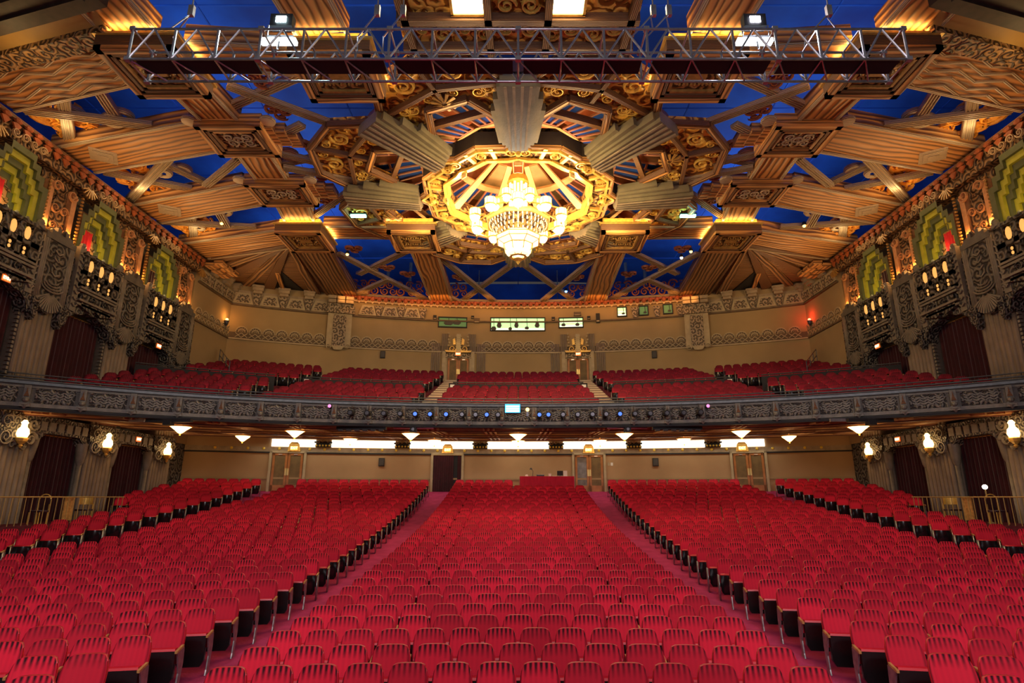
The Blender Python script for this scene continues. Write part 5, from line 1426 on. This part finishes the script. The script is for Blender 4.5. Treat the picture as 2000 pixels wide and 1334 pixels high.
for k in range(6):
    a = 2 * PI * k / 6; b.tube([(.3 * cos(a), .3 * sin(a), 3.4), (1.05 * cos(a), 1.05 * sin(a), 3.2)], .03, 5)
b.build('arm', 'gold', ch)
b = MB()
for k in range(16):
    a = 2 * PI * k / 16; b.tube([(.36 * cos(a), .36 * sin(a), 2.2), (.40 * cos(a), .40 * sin(a), 3.7 + .15 * (k % 2))], .06, 6)
b.build('crystal_column', 'crystal_hot', ch)
b = MB(); b.lathe([(.46, 3.8), (.52, 3.9), (.44, 4.2), (.2, 4.35)], (0, 0, 0), 12); b.build('column_collar', 'gold', ch); b = MB(); b.lathe([(.42, 2.15), (.50, 2.2), (.42, 2.28)], (0, 0, 0), 12); b.build('column_collar', 'gold', ch)
b = MB()
for k in range(4): a = PI / 4 + k * PI / 2; b.tube([(.3 * cos(a), .3 * sin(a), 4.1), (.5 * cos(a), .5 * sin(a), 6.75)], .03, 5)
b.build('hanging_rod', 'gold', ch)

# ------------------------------------------------------------------ lighting truss
tr = thing('lighting_truss', 'long aluminium box truss hung across the top of the hall', 'truss', (0, 9.4, 7.75))
L0, L1, dy, hz = -7.15, 7.15, .30, .66
for y in (-dy, dy):
    for z in (0, hz):
        b = MB(); b.sm = True; b.tube([(L0, y, z), (L1, y, z)], .026, 7); b.build('chord', 'aluminium', tr)
nb = 36; stp = (L1 - L0) / nb
for i in range(nb + 1):
    x = L0 + i * stp
    for y in (-dy, dy):
        if i % 2 == 0:
            b = MB(); b.tube([(x, y, 0), (x, y, hz)], .024, 6); b.build('upright', 'aluminium', tr)
        if i < nb:
            z0, z1 = (0, hz) if i % 2 == 0 else (hz, 0)
            b = MB(); b.tube([(x, y, z0), (x + stp, y, z1)], .020, 6); b.build('brace', 'aluminium', tr)
    if i % 2 == 0:
        for z in (0, hz): b = MB(); b.tube([(x, -dy, z), (x, dy, z)], .018, 5); b.build('spreader', 'aluminium', tr)
    if i < nb and i % 2 == 0:
        b = MB(); b.tube([(x, -dy, 0), (x + stp, dy, 0)], .016, 5); b.build('brace', 'aluminium', tr)
for k in range(6):
    x0 = L0 + k * 6 * stp + .10; b = MB(); b.box(x0, x0 + 6 * stp - .2, -.24, .13, .03, .07); b.build('cable_tray', 'black', tr)
for i in range(0, nb + 1, 6):
    b = MB(); x = L0 + i * stp
    for y in (-dy, dy):
        for z in (0, hz): b.box(x - .05, x + .05, y - .04, y + .04, z - .04, z + .04)
    b.build('splice_plate', 'aluminium', tr)
for i, (x, lab) in enumerate(((-6.45, 'slack chain hoist at the far left end of the truss'), (-2.85, 'chain hoist cable on the truss left of centre'), (-2.35, 'wire sling beside the left-of-centre chain hoist'),
                              (2.5, 'chain hoist cable on the truss right of centre'), (2.8, 'wire sling beside the right-of-centre chain hoist'), (5.9, 'twin wire sling near the right end of the truss'))):
    t = thing('hoist_cable', lab, 'cable', (x, 9.4, 8.445)); b = MB()
    b.tube([(0, -.3, 0), (.05, -.05, .45), (.12, 0, .6), (.12, 0, 5.6)], .014, 5); b.build('cable', 'aluminium', t)
    b = MB(); b.tube([(.12, 0, .62), (-.1, .1, .4), (-.28, .2, .25), (-.3, .3, 0)], .016, 5); b.build('sling', 'aluminium', t)
    b = MB(); b.box(.07, .17, -.04, .04, .55, .78); b.build('hook', 'aluminium', t)
for s, lab, m in ((-1, 'cyan-white work flood glaring on the left of the truss', 'flood_cyan'), (1, 'violet-white work flood glaring on the right of the truss', 'flood_violet')):
    t = thing('flood_light', lab, 'floodlight', (s * 4.72, 9.75, 9.2))
    b = MB(); b.box(-.22, .22, -.05, .12, -.14, .14); b.build('housing', 'black', t)
    b = MB(); b.box(-.10, .10, -.065, -.05, -.07, .07); b.build('lens', m, t)
    b = MB(); b.tube([(-.26, 0, -.1), (-.26, .0, -.35), (.26, 0, -.35), (.26, 0, -.1)], .018, 5); b.tube([(0, 0, -.35), (0, -.05, -.70)], .02, 5); b.build('yoke', 'aluminium', t)
    b = MB(); b.box(-.38, .32, -.04, .10, -.50, -.42); b.build('lit_bar', 'uplight_white', t)
# coloured sources up in the ceiling frame
for x, lab in ((-8.0, 'teal-white lamp glowing on the ceiling beam, left'), (8.5, 'teal-white lamp glowing on the ceiling beam, right')):
    t = thing('beam_lamp', lab, 'ceiling light', (x, 26.9, 13.6)); b = MB(); b.box(-.38, .38, -.1, .1, -.04, .06); b.build('tube', 'uplight_teal', t)
    b = MB(); b.box(-.42, .42, -.13, .13, .06, .12); b.build('tray', 'black', t)
    light('POINT', (x, 26.7, 13.35), 20, (.4, 1, .85), .1, name='beam_lamp_light')
for x, y, z, m, lab in ((-15.4, 28.0, 13.75, 'lamp_amber', 'small amber spotlight on a strut in the left sky bay'), (15.0, 28.3, 13.75, 'lamp_amber', 'small amber spotlight on a strut in the right sky bay'),
        (-9.9, 31.7, 13.6, 'lamp_amber', 'small bare lamp beside the left rear ceiling box'), (9.9, 31.3, 13.6, 'lamp_amber', 'upper bare lamp beside the right rear ceiling box'), (9.6, 32.2, 13.6, 'lamp_white', 'lower bare lamp beside the right rear ceiling box'),
        (3.35, 38.9, 13.9, 'lens_blue_hot', 'small blue star-like lamp over the rear cornice')):
    t = thing('spotlight', lab, 'spotlight', (x, y, z)); b = MB(); b.sphere((0, 0, 0), .09, 8, 6); b.build('bulb', m, t)
    b = MB(); b.lathe([(.10, .02), (.13, .06), (.08, .2), (.02, .25)], (0, 0, 0), 8); b.build('holder', 'black', t)

# ------------------------------------------------------------------ balcony-front spotlights, display and small lamp
xs_ = [-7.3, -6.6, -5.9, -5.2, -4.55, -3.9, -3.2, -2.5, -1.9, -1.4, -.9, 0.95, 1.35, 2.0, 2.65, 3.3, 3.9, 4.5, 5.15, 5.8, 6.5, 7.2, 7.9]
cl = {-8.2: 'p', -4.55: 'b', -3.9: 'b', -3.2: 'b', -1.4: 'b', .95: 'b', 1.35: 'b', 4.5: 'b'}
for i, x in enumerate(xs_):
    y = CYB + sqrt((RB - .38) ** 2 - x * x); z = 3.55
    t = thing('stage_spotlight', 'black spotlight hung on the balcony front, %s from the left' % (['first', 'second', 'third', 'fourth', 'fifth', 'sixth', 'seventh', 'eighth', 'ninth', 'tenth', 'eleventh', 'twelfth', 'thirteenth', 'fourteenth', 'fifteenth', 'sixteenth', 'seventeenth', 'eighteenth', 'nineteenth', 'twentieth', 'twenty-first', 'twenty-second', 'twenty-third'][i]), 'spotlight', (x, y, z), 0, 'spotlights along the balcony front')
    b = MB(); b.tube([(0, -.22, 0), (0, .12, .05)], [.13, .10], 8); b.box(-.07, .07, .1, .3, -.06, .14); b.build('body', 'black', t)
    b = MB(); b.tube([(0, -.235, 0), (0, -.222, 0)], .085, 10); b.build('lens', 'lens_blue' if x in cl else 'steel_dark', t)
    b = MB(); b.tube([(-.16, 0, 0), (-.16, 0, .2), (.16, 0, .2), (.16, 0, 0)], .014, 5); b.tube([(0, 0, .2), (0, .05, .42)], .016, 5); b.build('yoke', 'steel_dark', t)
for x, lab in ((-8.25, 'small pink lamp on the left of the balcony front'), (8.3, 'small pink lamp on the right of the balcony front')):
    y = CYB + sqrt((RB - .3) ** 2 - x * x); t = thing('marker_lamp', lab, 'lamp', (x, y, 3.85)); b = MB(); b.sphere((0, 0, 0), .075, 8, 5); b.build('bulb', 'lens_pink', t)
    b = MB(); b.box(-.06, .06, .03, .2, -.06, .06); b.build('case', 'black', t)
t = thing('display_panel', 'bright blue-white illuminated display hung on the balcony centre', 'display', (-.25, CYB + RB - .45, 3.86))
b = MB(); b.box(-.36, .36, -.0, .08, -.22, .20); b.build('case', 'black', t)
b = MB(); b.box(-.34, .34, -.02, .0, -.2, .18); b.build('screen', 'screen_blue', t)
b = MB()
for k, z in enumerate((.08, -.03, -.13)): b.box(-.30, .30, -.03, -.02, z - .035, z + .035)
b.build('bright_rows', 'screen_text', t)
t = thing('marker_lamp', 'small amber lamp right of the blue display', 'lamp', (.42, CYB + RB - .45, 3.80)); b = MB(); b.sphere((0, 0, 0), .085, 8, 5); b.build('bulb', 'lamp_amber', t)
b = MB(); b.box(-.05, .05, .0, .1, -.3, -.06); b.build('stem', 'steel_dark', t)
# projector arms under the balcony edge
for x, lab in ((-4.7, 'black projector on a chrome arm under the balcony, left'), (4.9, 'black projector on a chrome arm under the balcony, right')):
    y = CYB + sqrt((RB - .2) ** 2 - x * x); t = thing('projector', lab, 'projector', (x, y + .3, 2.93)); b = MB(); b.box(-.14, .14, -.2, .15, -.12, .12); b.build('body', 'black', t)
    b = MB(); b.tube([(-.9, 0, .08), (.9, 0, .08)], .05, 7); b.build('chrome_arm', 'aluminium', t)
    b = MB(); b.tube([(0, -.22, 0), (0, -.2, 0)], .07, 8); b.build('lens', 'steel_dark', t)
    t = thing('cable_box', 'row of black cable boxes under the balcony edge, %s of centre' % side(x), 'electrical box', (x + (-2.3 if x < 0 else 2.2), y + .15, 2.97))
    b = MB()
    b.box(-1.1, 1.1, -.12, .12, -.07, .08); b.build('trunking', 'black', t)
    for k in range(6): b = MB(); b.box(-1.0 + k * .36, -.8 + k * .36, -.16, .0, -.13, -.05); b.build('socket', 'speaker_grey', t)
for x in (-14.0, 14.1):
    y = CYB + sqrt((RB + .3) ** 2 - x * x); t = thing('projector', 'black fixture beside the outer bowl lamp, %s side' % side(x), 'projector', (x, y - .5 - .35, 2.98)); b = MB(); b.box(-.9, .9, -.1, .1, -.08, .06); b.box(-.15, .15, -.18, .12, -.2, .02); b.build('body', 'black', t)
    b = MB(); b.box(-1.6, -1.0, -.05, .05, -.06, .06); b.build('tube', 'aluminium', t)

# ------------------------------------------------------------------ draped control table at the back
ty = 35.25; tz0 = flz(rho(1.7, ty))
t = thing('draped_table', 'long control table with pleated crimson skirt behind the centre block', 'table', (1.67, ty, tz0))
b = MB(); b.box(-1.56, 1.56, -.42, .42, 1.40 - .25, 1.20); b.build('table_top', 'red_trim', t)
b = MB(); b.sm = True; b.drape(-1.56, -.44, 1.56, -.44, 0, 1.19, .025, 16); b.build('front_skirt', 'skirt_red', t)
for k in (-1, 1): b = MB(); b.sm = True; b.drape(k * 1.57, -.44, k * 1.57, .42, 0, 1.19, .025, 5); b.build('side_skirt', 'skirt_red', t)
zt = tz0 + 1.2
t = thing('monitor', 'small dark monitor on the red draped table', 'monitor', (2.45, ty, zt)); b = MB(); b.box(-.17, .17, -.03, .03, .05, .32); b.build('case', 'black', t)
b = MB(); b.box(-.1, .1, -.08, .08, 0, .02); b.box(-.02, .02, -.01, .02, 0, .1); b.build('stand', 'steel_dark', t)
t = thing('paper_stack', 'cream box of papers right of the monitor on the draped table', 'papers', (2.76, ty, zt)); b = MB(); b.box(-.12, .12, -.1, .1, 0, .02); b.bar((0, 0, .02), (0, .06, .32), .22, .05, (0, -1, 0)); b.build('paper', 'white_card', t)
t = thing('desk_lamp', 'dark desk lamp on the left of the draped table', 'lamp', (.85, ty, zt)); b = MB(); b.lathe([(.09, 0), (.09, .02), (.015, .03)], (0, 0, 0), 8); b.tube([(0, 0, .02), (.02, 0, .3), (-.08, 0, .42)], .014, 5); b.build('stem', 'black', t)
b = MB(); b.lathe([(.02, .06), (.10, -.03)], (-.1, 0, .43), 8); b.build('shade', 'black', t)
t = thing('mixing_desk', 'low dark mixing desk beside the desk lamp', 'mixing desk', (1.3, ty, zt)); b = MB(); b.prism([(-.2, 0), (.2, 0), (.2, .12), (-.2, .05)], (-.22, 0, 0), (0, 1, 0), (0, 0, 1), (1, 0, 0), 0, .44); b.build('case', 'black', t)
b = MB()
for k in range(8): b.box(-.18 + k * .05, -.16 + k * .05, -.05, .05, .09, .11)
b.build('faders', 'white_card', t)
t = thing('paper_cup', 'white tub standing mid draped table', 'tub', (1.85, ty, zt)); b = MB(); b.lathe([(.07, 0), (.09, .16), (.08, .16), (.065, .02)], (0, 0, 0), 10); b.build('tub', 'white_card', t)
t = thing('paper_sheet', 'white sheets lying between tub and monitor', 'papers', (2.12, ty, zt)); b = MB(); b.box(-.12, .12, -.14, .14, 0, .025); b.build('sheet', 'white_card', t)
t = thing('equipment_box', 'small pale box left of the desk lamp on the draped table', 'box', (.50, ty, zt)); b = MB(); b.prism([(-.1, 0), (.1, 0), (.05, .12), (-.07, .1)], (0, -.06, 0), (1, 0, 0), (0, 0, 1), (0, 1, 0), 0, .12); b.build('case', 'white_card', t)
t = thing('small_box', 'small beige box on the floor left of the draped table', 'box', (-.15, ty + 1.0, flz(rho(0, 36.2)) + 0)); b = MB(); b.box(-.14, .14, -.14, .14, 0, .42); b.build('case', 'plaster_line', t); b = MB(); b.box(-.16, .16, -.16, .16, .42, .46); b.build('lid', 'black', t)
p, r = lw(5.65, .01); t = thing('wall_switch', 'pair of pale switch plates right of the glazed rear door', 'switch', (p.x, p.y, 1.95), r)
for k, m in ((-.09, 'plaster_line'), (.09, 'white_card')): b = MB(); b.box(k - .07, k + .07, -.03, 0, -.09, .09); b.build('plate', m, t)
# scraps of paper dropped on the right aisle carpet
for i, (x, y) in enumerate(((4.55, 9.9), (4.9, 9.4), (5.0, 9.25))):
    t = thing('paper_scrap', ['upper white paper scrap on the right aisle carpet', 'middle white paper scrap on the right aisle carpet', 'lowest white paper scrap on the right aisle carpet'][i], 'litter', (x, y, floor_at(x, y)))
    b = MB(); b.prism([(-.04, 0), (.02, -.03), (.05, .02), (0, .04)], (0, 0, 0), (1, 0, 0), (0, 1, .1), (0, 0, 1), .0, .006); b.build('scrap', 'white_card', t)
